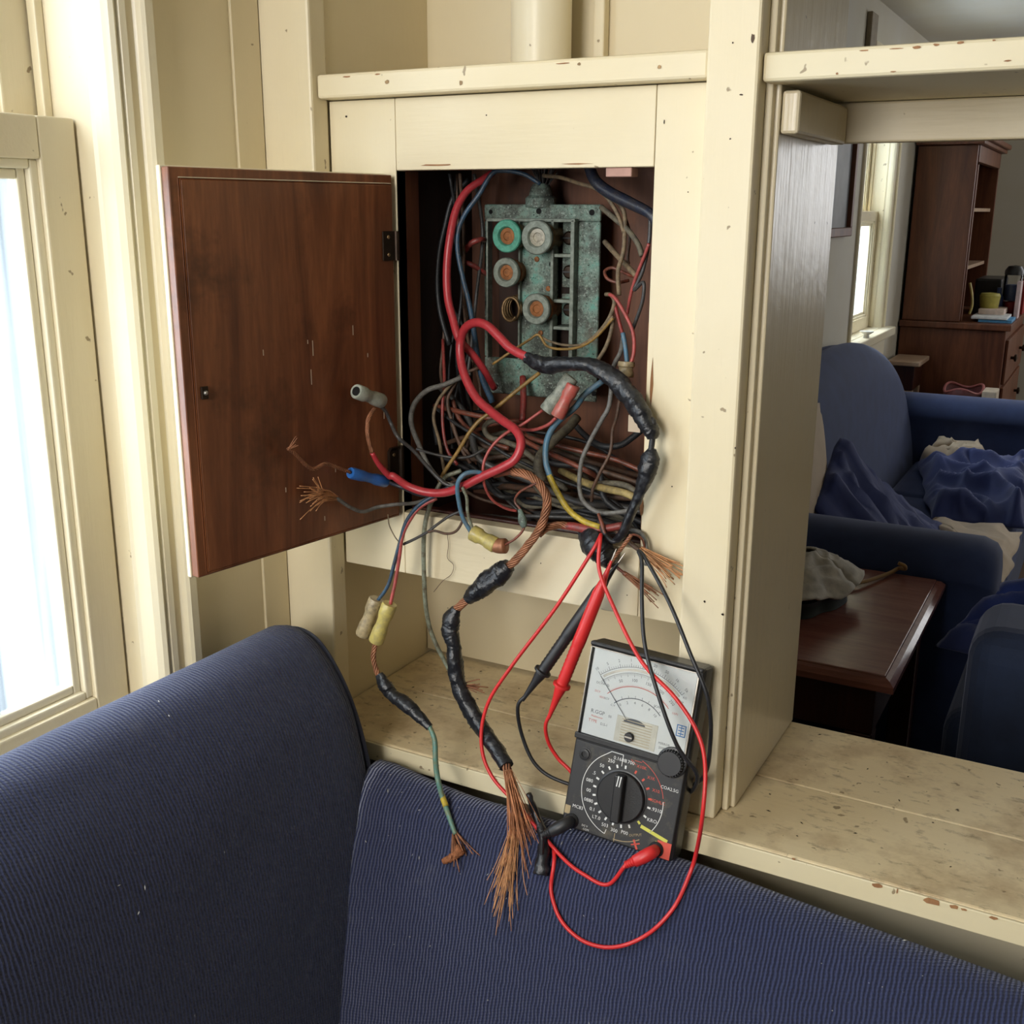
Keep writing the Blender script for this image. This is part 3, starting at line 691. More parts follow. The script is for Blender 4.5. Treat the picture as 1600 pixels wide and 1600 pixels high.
# upper right
wire('tan wire reaching across the top of the cabinet above the fuse block', 'tan', 2.2, A((865, 120, 10), (960, 130, 9), (1060, 162, 8), (1145, 187, 7), (1210, 235, 7), (1270, 330, 7), (1305, 430, 7)))
bt = wire('thick dark blue sleeve bending into the top right corner of the cabinet', 'navyw', [6, 6.5, 6.5, 5.5, 4], A((1110, 60, 7), (1150, 150, 6.5), (1230, 215, 6), (1350, 275, 5), (1450, 330, 4), (1480, 400, 4)))
wire('grey dusty cable bowing right beside the fuse block', 'olive', 3, A((1180, 290, 9), (1250, 350, 8), (1325, 415, 7), (1380, 490, 6), (1402, 555, 5.5)))
wire('tan wire hanging vertically just right of the fuse block', 'tan', 2.4, A((1262, 250, 8), (1305, 320, 7.5), (1308, 430, 7), (1300, 540, 6.5), (1272, 640, 6), (1278, 770, 5.5)))
wire('thin brown wire beside the vertical tan wire near the right edge', 'brown', 1.6, A((1240, 210, 8), (1290, 300, 8), (1335, 430, 8), (1325, 560, 8), (1330, 600, 8)))
wire('short tan wire sticking out of the right side of the fuse block', 'tan', 3, A((1200, 480, 11), (1250, 535, 9), (1310, 600, 7.5), (1370, 662, 6)))
wire('thin faded red wire along the right wall of the cabinet', 'pink', 1.8, A((1440, 490, 4), (1410, 570, 4.5), (1370, 670, 5), (1340, 770, 5.5), (1322, 870, 6)))
wire('slate blue wire curling down the right wall of the cabinet', 'dkgrey', 2, A((1448, 330, 5), (1440, 480, 5), (1405, 640, 5), (1360, 740, 5), (1410, 700, 4), (1405, 800, 4), (1365, 920, 4.5), (1345, 970, 5)))
wire('coiled copper-red wire ring right of the fuse block', 'rust', 1.8, A((1330, 690, 8), (1270, 700, 7), (1215, 680, 7), (1200, 640, 7.5), (1240, 620, 8), (1290, 640, 8), (1370, 660, 7), (1420, 530, 6)))
wj = wire('faded red wire dropping into the beige joint on the right', 'pink', 2, A((1225, 765, 5), (1260, 790, 4.5), (1320, 890, 4), (1355, 980, 3.5), (1358, 1080, 3), (1335, 1160, 2.6)))
crimp('joint_cap', A((1318, 1130, 2.5),)[0], A((1312, 1215, 2.3),)[0], .0085, M['crimp_tan'], wj)
wr = wire('red wire turning pale blue beside the beige joint on the right', 'dkred', 2, A((1245, 770, 5.5), (1262, 850, 5), (1285, 940, 4.6), (1300, 985, 4.2)))
tube('blue_length', A((1298, 975, 4.2), (1312, 1050, 3.8), (1322, 1150, 3.2)), .0025, IN['ltblue'], wr)
wire('tan wire with hooked tip hanging near the lower right fuses', 'tan', 2.2, A((1205, 765, 6), (1235, 770, 5.5), (1252, 815, 5), (1215, 910, 5), (1140, 1000, 5.2), (1060, 1050, 6)))
wire('tan wire dropping behind the tape-wrapped bundle', 'tan', 2.2, A((1250, 890, 5), (1225, 1000, 4.6), (1190, 1080, 4), (1120, 1180, 3)))
wire('pale grey wire crossing behind the tape bundle and looping down', 'grey', 2.6, A((1300, 1000, 5), (1285, 1080, 4), (1245, 1170, 3.2)) + B((1225, 110, 2.6), (1180, 200, 2.4), (1110, 330, 2), (1072, 430, 1.6), (1062, 560, 1), (1090, 645, .4), (1180, 700, .0), (1320, 690, .2), (1340, 670, .6)))
wire('thin grey-brown wire with peeling skin hanging in the right half', 'brown', 1.9, A((1280, 1340, 4), (1262, 1440, 4)) + B((1242, 250, 4), (1230, 370, 3.6), (1175, 480, 3.2), (1135, 570, 3), (1128, 640, 3)))
wire('black hose-like cable curling at the back right of the cabinet', 'black', 3.8, B((1030, 215, 12), (1105, 290, 11), (1190, 338, 10), (1285, 332, 10), (1350, 290, 10), (1400, 250, 10)))
wire('dusty yellow cable lying across the lower right of the cabinet', 'cable_yellow', 4.2, B((960, 470, 7), (1080, 530, 5), (1200, 568, 3.6), (1300, 590, 2.6), (1385, 625, 1.8)))
wire('grey cable lying just above the dusty yellow cable', 'olive', 3.4, B((1100, 560, 6), (1200, 540, 4.6), (1310, 550, 3.4), (1390, 600, 2.6)))
wire('dusty olive cable bending under the blue cable', 'olive', 5.6, B((1050, 180, 8), (1000, 240, 6.5), (920, 310, 4.5), (855, 380, 3), (838, 450, 2.2), (862, 530, 2)))
# crimped pair in the middle
wg = wire('thin red wire from the mouldy grey crimp, curling in front of the red loop', 'pink', 1.7, A((862, 1395, .5), (740, 1480, -.6)) + B((660, 270, -1.6), (590, 335, -2.3), (548, 410, -2.8), (538, 480, -3.0), (550, 560, -2.4), (590, 630, -1.2), (660, 675, .2), (720, 690, 1.2)))
crimp('crimp_sleeve', A((1020, 1215, 2.2),)[0], A((880, 1400, .8),)[0], .0080, M['crimp_grey'], wg)
wg2 = wire('thin red wire from the red-tipped crimp beside the grey one', 'pink', 1.9, A((935, 1435, 1), (890, 1475, 1)) + B((820, 248, 1.2), (760, 248, 1.6), (700, 230, 2.4)))
crimp('crimp_sleeve', A((1030, 1255, 1.8),)[0], A((940, 1430, 1),)[0], .0078, M['crimp_red'], wg2)
# left interior
wire('tan wire hugging the dark left wall of the cabinet', 'tan', 2.1, A((300, 330, 11), (290, 430, 10), (265, 600, 9), (215, 800, 8), (200, 920, 7.5), (212, 1030, 7.5), (245, 1160, 8), (255, 1300, 9)))
wire('black wire falling behind the thick red cable', 'black', 2.8, A((460, 140, 11), (375, 240, 10), (330, 400, 9.5), (300, 540, 9), (290, 700, 8.5), (305, 860, 8), (355, 1040, 8)))
wire('brown wire running down the dark left side', 'brown', 2, A((330, 940, 9), (320, 1060, 8.5), (308, 1190, 8)) + B((330, 60, 6), (350, 150, 5), (400, 300, 4), (470, 390, 4)))
wire('black cable running down the left side to the bottom', 'black', 3, A((290, 900, 10), (255, 1020, 9.5), (240, 1180, 9)) + B((250, 40, 8), (270, 200, 7), (290, 330, 7)))
wire('grey speckled cable arching out over the left edge', 'grey', [2.8, 3.2, 3.2, 3, 2.6, 2.2], A((470, 1195, 6), (330, 1255, 4)) + B((235, 35, 3), (165, 110, 2), (148, 210, 1.4), (190, 330, .4), (250, 455, -.8), (320, 530, -1.8), (385, 552, -2.6)))
wire('tan wire arching left in front of the dark interior', 'tan', 2, A((430, 1195, 6), (350, 1270, 4.5)) + B((290, 100, 3.4), (270, 190, 3), (300, 310, 2.6), (320, 430, 2.6), (335, 500, 3)))
wire('dull red wire beside the tan wire at the left', 'dkred', 2, A((320, 1010, 8), (330, 1280, 5)) + B((320, 80, 4), (320, 230, 3.4), (345, 360, 3), (400, 440, 3)))
wire('brown wire arching beneath the red cable on the left', 'brown', 2.2, A((520, 1160, 7), (420, 1210, 6)) + B((360, 45, 5), (345, 110, 4.6), (375, 220, 4.2), (420, 350, 4), (470, 430, 4)))
wire('rust red wire sweeping down through the middle of the tangle', 'rust', 2.9, B((370, 90, 6), (410, 190, 5.4), (490, 270, 5), (580, 320, 4.6), (680, 350, 4.6)))
wire('brown cable curled in a ring at the centre of the tangle', 'olive', 3.2, B((640, 190, 4.5), (575, 205, 4), (545, 240, 3.8), (575, 290, 3.6), (650, 310, 3.6), (740, 350, 3.8), (830, 420, 4)))
wire('dull red cable standing up behind the grey crimp', 'dkred', 4, B((755, -40, 11), (758, 90, 9.5), (752, 200, 8.5)))
wire('thin dark wire crossing the left of the tangle horizontally', 'dkgrey', 1.7, C_((880, 565, -.4), (1000, 600, .6), (1120, 620, 1.2), (1220, 612, 2), (1310, 565, 3)))
wire('dull red wire stub behind the left side of the fuse block', 'dkred', 3.4, A((440, 530, 10), (470, 490, 9.6), (520, 468, 10), (560, 470, 12)))
wire('lower dull red wire stub behind the left side of the fuse block', 'dkred', 3, A((440, 590, 10), (480, 605, 10), (535, 640, 11), (570, 660, 12)))
# copper rope with tape lumps, hanging out
cr = wire('thick stripped copper cable hanging out of the cabinet over the sofa, patched with black tape', 'rust', [3.2, 3.4, 3.2, 2.6, 2.2, 2.2],
     B((600, 498, -1.5), (690, 478, -2), (770, 490, -2.4), (840, 540, -2.6), (880, 610, -2.8), (878, 690, -3), (845, 790, -3.2), (780, 880, -3.4), (700, 965, -3.7)))
for i, (Rr, kk) in enumerate(((.0036, 9),)):
    rope('copper_strands', B((700, 478, -2.1), (775, 492, -2.5), (845, 545, -2.7), (884, 615, -2.9), (880, 690, -3.1), (846, 790, -3.3), (780, 880, -3.5), (690, 980, -3.8), (560, 1080, -4.2), (430, 1190, -4.7)) + D((505, 165, -5.1),), Rr, kk, .0013, .05, M['copper_dull'], cr)
tape('tape_wrap', B((680, 985, -3.8), (640, 1020, -3.9), (560, 1080, -4.1), (500, 1130, -4.4), (455, 1175, -4.6)), [.0075, .0115, .0120, .0110, .0060], M['tape'], cr, .03, 3, amp=.10)
tape('tape_wrap', D((512, 150, -5.1), (490, 200, -5.2), (485, 250, -5.3), (500, 320, -5.5), (508, 400, -5.8), (520, 490, -6.1), (560, 590, -6.5), (620, 690, -6.9), (690, 790, -8.2), (745, 880, -9.6)),
     [.0050, .0100, .0110, .0090, .0095, .0085, .0092, .0098, .0092, .0075], M['tape'], cr, .022, 4)
rope('copper_strands', D((742, 875, -9.6),)+SD((765, 960, 8), (785, 1060, 8), (795, 1160, 8)), .0042, 9, .0010, .12, M['copper_dull'], cr)
fray('copper_strands', SD((750, 900, 12),)[0], SD((810, 1180, 10),)[0]-SD((750, 900, 12),)[0], 80, .105, .075, M['copper'], cr, .00042, .08, 3, .005)
fray('copper_strands', SD((795, 1120, 9),)[0], SD((735, 1430, 9),)[0]-SD((795, 1120, 9),)[0], 80, .098, .07, M['copper_bright'], cr, .00042, .02, 5, .0045)
fray('copper_strands', D((555, 505, -5.6),)[0], (1, .1, .1), 12, .024, .5, M['copper_dull'], cr, .0007, 0, 6)
# short ends in front of the door
wbl = wire('dark blue wire ending in a bright blue crimp in front of the door', 'navyw', 2.3, C_((1130, 780, -2), (1000, 845, -3), (900, 850, -4), (790, 805, -5.4))+CD((690, 768, 22),))
crimp('crimp_sleeve', CD((692, 772, 22),)[0], CD((470, 715, 20),)[0], .0063, M['crimp_blue'], wbl)
rope('copper_strands', CD((470, 712, 20), (380, 680, 19), (310, 660, 18), (240, 692, 18), (185, 660, 18), (130, 600, 18), (80, 562, 18)), .0014, 5, .0008, .02, M['copper_dull'], wbl)
fray('copper_strands', CD((85, 565, 18),)[0], CD((130, 490, 18),)[0]-CD((80, 562, 18),)[0], 7, .018, .5, M['copper_dull'], wbl, .0006, 0, 8, .001)
wgf = wire('grey wire with a frayed copper end in front of the lower door', 'grey', 2.1, C_((1010, 850, -2), (890, 900, -3.2), (760, 912, -5.4))+CD((640, 930, 22), (550, 958, 20), (470, 930, 18), (380, 870, 18)))
fray('copper_strands', CD((385, 872, 18),)[0], CD((170, 850, 18),)[0]-CD((385, 862, 18),)[0]+Vector((0, 0, .010)), 30, .050, .15, M['copper_bright'], wgf, .0005, .25, 9, .0022)
fray('copper_strands', CD((300, 850, 18),)[0], CD((235, 790, 18),)[0]-CD((300, 850, 18),)[0], 8, .022, .6, M['copper_bright'], wgf, .0006, 0, 10, .0022)
wp = wire('blue wire of the hanging pair, ending in the left yellow crimp', 'blue', [2.2, 2.3, 2.3, 2.2], C_((1060, 845, -2.8), (975, 868, -3.4), (885, 930, -4), (820, 1020, -4.4), (785, 1130, -4.7), (745, 1280, -5), (705, 1420, -5.2), (640, 1515, -5.5)))
crimp('crimp_sleeve', D((143, 105, -5.6),)[0], D((78, 275, -6.2),)[0], .0086, M['crimp_tan'], wp)
wq = wire('red wire of the hanging pair, ending in the right yellow crimp and a taped tail', 'pink', [2.0, 2.2, 2.2, 2.1], C_((1010, 875, -3), (900, 935, -3.8), (820, 1050, -4.4), (790, 1140, -4.7), (775, 1250, -4.9), (750, 1400, -5.2), (718, 1545, -5.6)))
crimp('crimp_sleeve', D((205, 128, -5.7),)[0], D((140, 305, -6.3),)[0], .0088, M['crimp_yellow'], wq)
rope('copper_strands', D((140, 300, -6.3), (128, 370, -6.5), (140, 430, -6.7), (165, 490, -6.9)), .0022, 5, .0012, .025, M['copper_dull'], wq)
tape('tape_wrap', D((155, 455, -6.8), (185, 510, -7), (215, 550, -7.1), (280, 595, -7.3), (330, 640, -7.5), (390, 700, -7.8)), [.0050, .0090, .0078, .0088, .0070, .0042], M['tape'], wq, .02, 6, amp=.10)
tube('green_tail', D((388, 695, -7.8), (412, 760, -8.2), (416, 850, -9))+SD((425, 930, 14), (450, 1030, 10), (478, 1110, 7), (508, 1195, 6)), [.0026, .0031, .0032, .0031, .0030, .0026], IN['green'], wq)
tube('yellowed_patch', SD((447, 1015, 11), (455, 1040, 10), (465, 1066, 9)), .0035, IN['yellow'], wq)
fray('copper_strands', SD((505, 1190, 6),)[0], SD((540, 1290, 6),)[0]-SD((505, 1190, 6),)[0], 24, .032, .4, M['copper_dull'], wq, .0007, 0, 12, .003)
tube('rusty_clump', SD((535, 1262, 7), (510, 1290, 7), (480, 1310, 6), (452, 1322, 5)), lambda t, th, L: .0058*(1.0-.45*t)*(1+.5*noise.noise(Vector((L*400, th*1.2, 3)))), M['copper_fuzz'], wq, 12, 5)
# blue loop with yellow crimp
wl = wire('light blue wire doubled over the red cable into a mustard crimp', 'ltblue', [2.2, 2.5, 2.6, 2.6, 2.4, 2.6], B((560, 495, -3.2), (500, 478, -4), (435, 492, -4.9), (400, 545, -5.1), (405, 630, -4.8), (430, 730, -4.4), (480, 815, -4)))
tube('grey_length', B((425, 560, -4.6), (450, 620, -4.4), (455, 700, -4.2), (485, 800, -4)), .0019, IN['ggrey'], wl)
crimp('crimp_sleeve', B((478, 806, -4),)[0], B((610, 878, -3.9),)[0], .0086, M['crimp_yellow'], wl)
tube('crimp_tail', B((600, 872, -3.9), (625, 880, -3.9), (660, 880, -3.9)), .0085, M['copper_dull'], wl, 14)
wt = wire('thin copper-red wire joining the mustard crimp to a mouldy green splice', 'rust', 1.4, B((655, 876, -3.9), (720, 835, -3.7), (762, 775, -3.4), (745, 690, -3), (712, 640, -2.8), (730, 595, -2.9), (780, 562, -3), (830, 538, -3.1)))
tube('green_splice', B((762, 780, -3.4), (750, 730, -3.3), (738, 680, -3.1)), [.0028, .0052, .0036, .0020], M['verd'], wt, 10)
wire('thin charcoal wire crossing in front of the hanging blue and red pair', 'dkgrey', 1.7, C_((800, 1162, -4), (880, 1125, -3.6), (960, 1080, -3.3), (1010, 1040, -3), (1090, 985, -2.6), (1160, 955, -2)))
wire('thin brown wire looped under the light blue wire', 'brown', 1.5, C_((1172, 960, -2.6), (1168, 1020, -2.8), (1130, 1080, -3), (1070, 1096, -3.1), (1000, 1078, -3.2), (955, 1085, -3.4)))
wire('hair-thin bare copper wire sticking up beside the hanging pair', 'tan', .7, C_((705, 975, -4.6), (712, 1040, -4.6), (745, 1110, -4.6), (775, 1150, -4.6)))
# bottom right knot
rk = wire('short fat red cable with bare copper at its left end, lying on the cabinet lip', 'dkred', [4, 5, 5, 4.4, 4], B((960, 768, -1.2), (1030, 775, -1.3), (1110, 790, -1.4), (1190, 788, -1.2), (1300, 768, -.6)))
rope('copper_strands', B((840, 820, -2.8), (890, 780, -2.2), (960, 766, -1.4), (1000, 770, -1.3)), .0030, 8, .0012, .05, M['copper_dull'], rk)
tk = wire('lump of crumpled black tape sticking out below the cabinet opening', 'black', [3, 4, 4, 3], B((1150, 800, -.6), (1170, 860, -1.4), (1190, 930, -1.8), (1215, 985, -2)))
tape('tape_wrap', B((1100, 810, -.5), (1140, 860, -1.4), (1180, 910, -1.7), (1215, 960, -1.9), (1235, 1000, -2)), [.012, .016, .015, .011, .004], M['tape'], tk, .03, 9, amp=.15)
cf = wire('frayed copper cable end spreading to the right under the cabinet', 'brown', 2.6, B((1250, 790, -.5), (1310, 840, -1), (1370, 890, -1.4), (1420, 925, -1.6)))
fray('copper_strands', B((1390, 900, -1.5),)[0], B((1585, 1050, -1.8),)[0]-B((1390, 900, -1.5),)[0], 40, .050, .12, M['copper_bright'], cf, .0006, 0, 21, .004)
cf2 = wire('second smaller frayed copper end below the first', 'rust', 1.8, B((1230, 960, -1.6), (1270, 1000, -1.8), (1320, 1040, -2)))
fray('copper_strands', B((1300, 1025, -1.9),)[0], B((1495, 1170, -2.2),)[0]-B((1300, 1025, -1.9),)[0], 18, .046, .09, M['copper_dull'], cf2, .0006, .05, 22, .002)
tw = wire('twisted copper wire bent over the knot beside the test probes', 'rust', 1.2, B((1420, 900, -1.2), (1400, 840, -1.8), (1345, 820, -2.4), (1300, 880, -2.8), (1240, 960, -3)))
rope('copper_strands', B((1345, 820, -2.4), (1300, 880, -2.8), (1240, 960, -3), (1225, 985, -3.1)), .0013, 3, .0011, .012, M['copper_dull'], tw)
wire('grey wire dropping from the right corner of the cabinet lip', 'grey', 2.3, B((1330, 790, .4), (1390, 805, -.6), (1420, 850, -1), (1428, 920, -1.2), (1425, 985, -1.2)))
wire('dark copper tape strip standing up at the knot', 'rust', [1.6, 2.2, 1.6, 1], B((1165, 705, -1), (1185, 760, -1.6), (1200, 810, -2), (1240, 850, -2.2)))
wire('hair-thin broken strand dangling down the lower cabinet board', 'brown', .35, B((345, 820, -.4), (350, 880, -.4), (345, 945, -.4), (378, 985, -.4), (365, 1035, -.5), (320, 1070, -.6), (270, 1130, -.6)))
# the nameless mass at the back of the cabinet floor
rg = random.Random(11)
mks = ['olive', 'brown', 'dkgrey', 'black', 'brown', 'olive', 'black', 'brown', 'dkgrey', 'black', 'rust', 'olive']
for i in range(28):
    x0 = rg.uniform(-.715, -.685); x1 = rg.uniform(-.445, -.415)
    za = 1.142+rg.random()**1.4*.085; zb = 1.142+rg.random()**1.6*.06
    if rg.random() < .3: za += .07
    y0 = rg.uniform(.05, .14); y1 = rg.uniform(.05, .14); k = 6; am = rg.uniform(-.045, .045)
    pts = []
    for j in range(k+1):
        t = j/k; bow = math.sin(t*math.pi)
        pts.append(Vector((x0+(x1-x0)*t+bow*rg.uniform(-.03, .03), min(.15, max(.038, y0+(y1-y0)*t-.04*bow*rg.random())),
                           max(1.142, za+(zb-za)*t+am*bow+rg.uniform(-.008, .008)))))
    wire({'olive': 'dusty olive', 'brown': 'brown', 'dkgrey': 'charcoal', 'black': 'black', 'rust': 'rust red'}[mks[i % len(mks)]]+' old wire lost in the dark tangle at the bottom of the cabinet', mks[i % len(mks)], rg.uniform(1.8, 4.2), pts, 'tangle at the bottom of the fuse cabinet', n=5, sides=8)
for i in range(6):
    x = rg.uniform(-.71, -.68)
    pts = [Vector((x+rg.uniform(-.006, .012), .08+.05*rg.random(), 1.54-.066*j)) for j in range(6)]
    wire(('black', 'charcoal', 'brown')[i % 3]+' wire hanging in the shadow along the left wall of the cabinet', ['black', 'dkgrey', 'brown'][i % 3], rg.uniform(1.4, 2.4), pts, 'shadowed wires on the left cabinet wall', n=5, sides=8)

# ------------------------------------------------------------------ multimeter
a13, r27 = R(13.5), R(2.7)
mZ = Vector((0, math.sin(a13), math.cos(a13))); mN = Vector((0, -math.cos(a13), math.sin(a13))); mX = Vector((1, 0, 0))
lX = mX*math.cos(r27)-mZ*math.sin(r27); lZ = mZ*math.cos(r27)+mX*math.sin(r27)
MM = Matrix((lX, -mN, lZ)).transposed().to_4x4(); MM.translation = CAM+(Vector((-.446, -.1215, .872))-CAM)*1.0145
me_ = empty('multimeter', mw=MM); tag(me_, 'black analogue multimeter with white needle scale, leaning on the post', 'multimeter')
bpy.context.view_layer.update()
k_ = .0010145
def mbox(name, u0, u1, d0, d1, v0, v1, m, parent=me_, bev=.001, seg=2):
    o = box(name, u0*k_, u1*k_, d0*k_, d1*k_, v0*k_, v1*k_, m, None, bev, True, seg)
    o.parent = me_ if parent is me_ else parent
    return o
mbox('case', 0, 126, 1.5, 31, 0, 202, M['black_plastic'], bev=.005, seg=3)
mbox('lower_panel', 2.5, 123.5, 0, 3, 2.5, 96, M['meter_panel'], bev=.0012)
mbox('ridge', .5, 99, -2.2, 4, 97.5, 104, M['black_plastic'], bev=.0012)
mbox('top_bar', 1, 125, -2, 8, 197, 202, M['black_plastic'], bev=.002)
card = mbox('scale_card', 6, 119, 1.0, 2.6, 104, 196.5, M['dial_white'], bev=.0004)
cov = mbox('clear_cover', 3, 121.5, -2.2, -1.4, 104.2, 196.8, M['clear'], bev=.0003)
for u0, u1 in ((3, 4.2), (120, 121.8)): mbox('cover_edge', u0, u1, -2.4, 1.4, 104.2, 196.8, M['steel'], bev=.0003)
mbox('cover_edge', 3, 121, -2.4, 1.4, 195.6, 196.8, M['steel'], bev=.0003)
mbox('amber_panel', 43, 88, .4, 1.0, 106, 133, M['amber'], bev=.0002)
for i in range(9): mbox('amber_rib', 49, 82, .1, .5, 107.5+i*2.8, 108.3+i*2.8, M['amber_rib'], bev=0)
def flat(name, polys, m, d, parent=me_, th=.12):
    """thin printed shapes on the panel at depth d: list of outlines in mm"""
    bm = bmesh.new()
    for pl in polys:
        a = [bm.verts.new((u*k_, (d-th)*k_, v*k_)) for u, v in pl]
        try: bm.faces.new(a)
        except ValueError: pass
    o = frombm(name, bm, m, None, True); o.parent = me_; o['kind'] = 'stuff'; return o
def line(u0, v0, u1, v1, w): 
    d = Vector((u1-u0, v1-v0)); n = Vector((-d.y, d.x)).normalized()*w/2
    return [(u0+n.x, v0+n.y), (u1+n.x, v1+n.y), (u1-n.x, v1-n.y), (u0-n.x, v0-n.y)]
def arc(cx, cy, r, a0, a1, w, n=40):
    o = []
    for i in range(n):
        t0 = R(a0+(a1-a0)*i/n); t1 = R(a0+(a1-a0)*(i+1)/n)
        o.append([(cx+(r-w/2)*math.cos(t0), cy+(r-w/2)*math.sin(t0)), (cx+(r+w/2)*math.cos(t0), cy+(r+w/2)*math.sin(t0)),
                  (cx+(r+w/2)*math.cos(t1), cy+(r+w/2)*math.sin(t1)), (cx+(r-w/2)*math.cos(t1), cy+(r-w/2)*math.sin(t1))])
    return o
def ticks(cx, cy, r0, r1, a0, a1, n, w): return [line(cx+r0*math.cos(R(a)), cy+r0*math.sin(R(a)), cx+r1*math.cos(R(a)), cy+r1*math.sin(R(a)), w) for a in [a0+(a1-a0)*i/n for i in range(n+1)]]
def text_polys(s, u, v, size, ang=0, align='CENTER'):
    c = bpy.data.curves.new('t', 'FONT'); c.body = s; c.size = size; c.align_x = align; c.align_y = 'CENTER'; c.resolution_u = 2
    o = bpy.data.objects.new('t', c); COL.objects.link(o)
    dg = bpy.context.evaluated_depsgraph_get(); dg.update(); e = o.evaluated_get(dg); me = e.to_mesh()
    ca, sa = math.cos(R(ang)), math.sin(R(ang)); out = []
    for f in me.polygons:
        out.append([(u+me.vertices[i].co.x*ca-me.vertices[i].co.y*sa, v+me.vertices[i].co.x*sa+me.vertices[i].co.y*ca) for i in f.vertices])
    e.to_mesh_clear(); bpy.data.objects.remove(o); bpy.data.curves.remove(c)
    return out
cx, cy = 62.5, 118
g = arc(cx, cy, 68, 50, 132, .45)+ticks(cx, cy, 68, 70.5, 50, 132, 40, .3)+ticks(cx, cy, 68, 72, 50, 132, 8, .45)
g += arc(cx, cy, 62, 48, 134, .3)+ticks(cx, cy, 59.5, 62, 48, 134, 60, .28)+ticks(cx, cy, 58, 62, 48, 134, 12, .4)
g += arc(cx, cy, 36, 45, 135, .9)+ticks(cx, cy, 36, 39, 50, 130, 7, .4)
for i, s in enumerate(('10', '5', '2', '1', '0', '20', '50', '1k', '5k')):
    a = 132-i*10.2; g += text_polys(s, cx+75*math.cos(R(a)), cy+75*math.sin(R(a)), 4.2, a-90)
for i, s in enumerate(('0', '50', '100', '150', '200', '250')):
    a = 130-i*16; g += text_polys(s, cx+54.5*math.cos(R(a)), cy+54.5*math.sin(R(a)), 4.4, a-90)
for i, s in enumerate(('0', '2', '4', '6', '8', '10')):
    a = 126-i*15; g += text_polys(s, cx+31.5*math.cos(R(a)), cy+31.5*math.sin(R(a)), 4, a-90)
for s, u, v, z in (('DCV.A', 19, 160, 3.4), ('C.V', 36, 141, 3.2), ('ACV', 28, 146, 3), ('MIRROR', 97, 116.5, 3.4), ('2000-4000', 99, 112, 3.4), ('SCALE', 84, 152, 3.2), ('INV', 107, 163, 3.2), ('K\u03a9', 110, 168, 3)):
    g += text_polys(s, u, v, z)
g += text_polys('R.GGP', 21, 129.5, 5.6)+text_polys('50', 35, 128.5, 3.6)+text_polys('D.5-1', 30, 118.5, 3.6)
flat('scale_print', g, M['print_grey'], 1.0)
g = arc(cx, cy, 48, 47, 136, .7)+ticks(cx, cy, 48, 49.8, 50, 132, 44, .25)
g += text_polys('DCV', 17, 151, 3)+text_polys('VDC', 23, 146, 3)+text_polys('Multitester', 21, 124.5, 3)+text_polys('TYPE', 17, 119.5, 4.4)+text_polys('LI(A)', 103, 150, 3)
flat('scale_print', g, M['print_red'], 1.0)
g = [line(107, 140, 117, 140, 1), line(107, 129, 117, 129, 1), line(107.5, 129, 107.5, 140, 1), line(116.5, 129, 116.5, 140, 1), line(109, 137.5, 115, 137.5, 1), line(109, 134.5, 115, 134.5, 1), line(109, 131.5, 115, 131.5, 1), line(112, 129, 112, 140, .8)]
flat('scale_print', g, M['print_blue'], 1.0)
flat('needle', [line(56, 128, 17.5, 168, .55)], M['print_grey'], 0)
flat('mirror_strip', arc(cx, cy, 65, 50, 130, 2.4), M['steel'], 1.0, th=.08)
flat('pivot_shadow', [[(cx+12*math.cos(R(t)), 128+5*math.sin(R(t))) for t in range(0, 181, 12)]], M['print_grey'], .4)
def mlathe(name, u, v, d, prof, m, parent=None, sides=36):
    o = lathe(name, (u*k_, d*k_, v*k_), (0, -1, 0), [(r*k_, h*k_) for r, h in prof], m, None, sides, True)
    o.parent = parent or me_; return o
sc = mlathe('zero_screw', 60, 114, 0, [(5, 0), (5, 3), (4.4, 4), (.1, 4)], M['black_plastic'])
o = mbox('slot', 56, 64, -4.3, -3.9, 113.4, 114.8, M['steel'], bev=0)
mlathe('knob_collar', 109, 101.5, 1, [(15.5, 0), (15.5, 3), (14.5, 3.4), (.1, 3.4)], M['black_plastic'])
V, Fc = [], []
kn = mlathe('zero_adjust_knob', 109, 101.5, 0, [(12.4, 0), (12.8, 1.5), (12.8, 8), (12, 9.2), (.1, 9.2)], M['black_rubber'])
for i in range(28):
    t = 2*math.pi*i/28; bm = bmesh.new(); bbox(bm, -.0007, .0007, -.0086, -.001, .0124, .0138, .0002)
    bmesh.ops.rotate(bm, verts=bm.verts, cent=(0, 0, 0), matrix=Matrix.Rotation(t, 3, 'Y')); bmesh.ops.translate(bm, verts=bm.verts, vec=(109*k_, 0, 101.5*k_))
    q = frombm('knurl', bm, M['black_rubber'], None, True); q.parent = kn
dl = mlathe('range_dial', 62.5, 51.5, 0, [(27.5, 0), (27.5, .8), (26, 1.2), (25.5, 4.5), (24.5, 5.4), (.1, 5.4)], M['black_plastic'], None, 56)
bm = bmesh.new(); bbox(bm, -.0052, .0052, -.0150, -.0050, -.0250, .0250, .0016, 2)
bmesh.ops.rotate(bm, verts=bm.verts, cent=(0, 0, 0), matrix=Matrix.Rotation(R(-3), 3, 'Y')); bmesh.ops.translate(bm, verts=bm.verts, vec=(62.5*k_, 0, 51.5*k_))
q = frombm('pointer_grip', bm, M['black_plastic'], None, True); q.parent = dl
flat('dial_pointer_mark', [line(60.4, 65, 61.2, 76, 1.1), line(63.2, 65, 64, 76, 1.1)], M['print_white'], -15.05)
jk = mlathe('jack_socket', 15.2, 83.2, 0, [(7, 0), (7, .6), (5.6, .7), (5.4, 2.6), (4, 2.8), (3, 2.8), (3, .9), (.1, .9)], M['black_plastic'], None, 28)
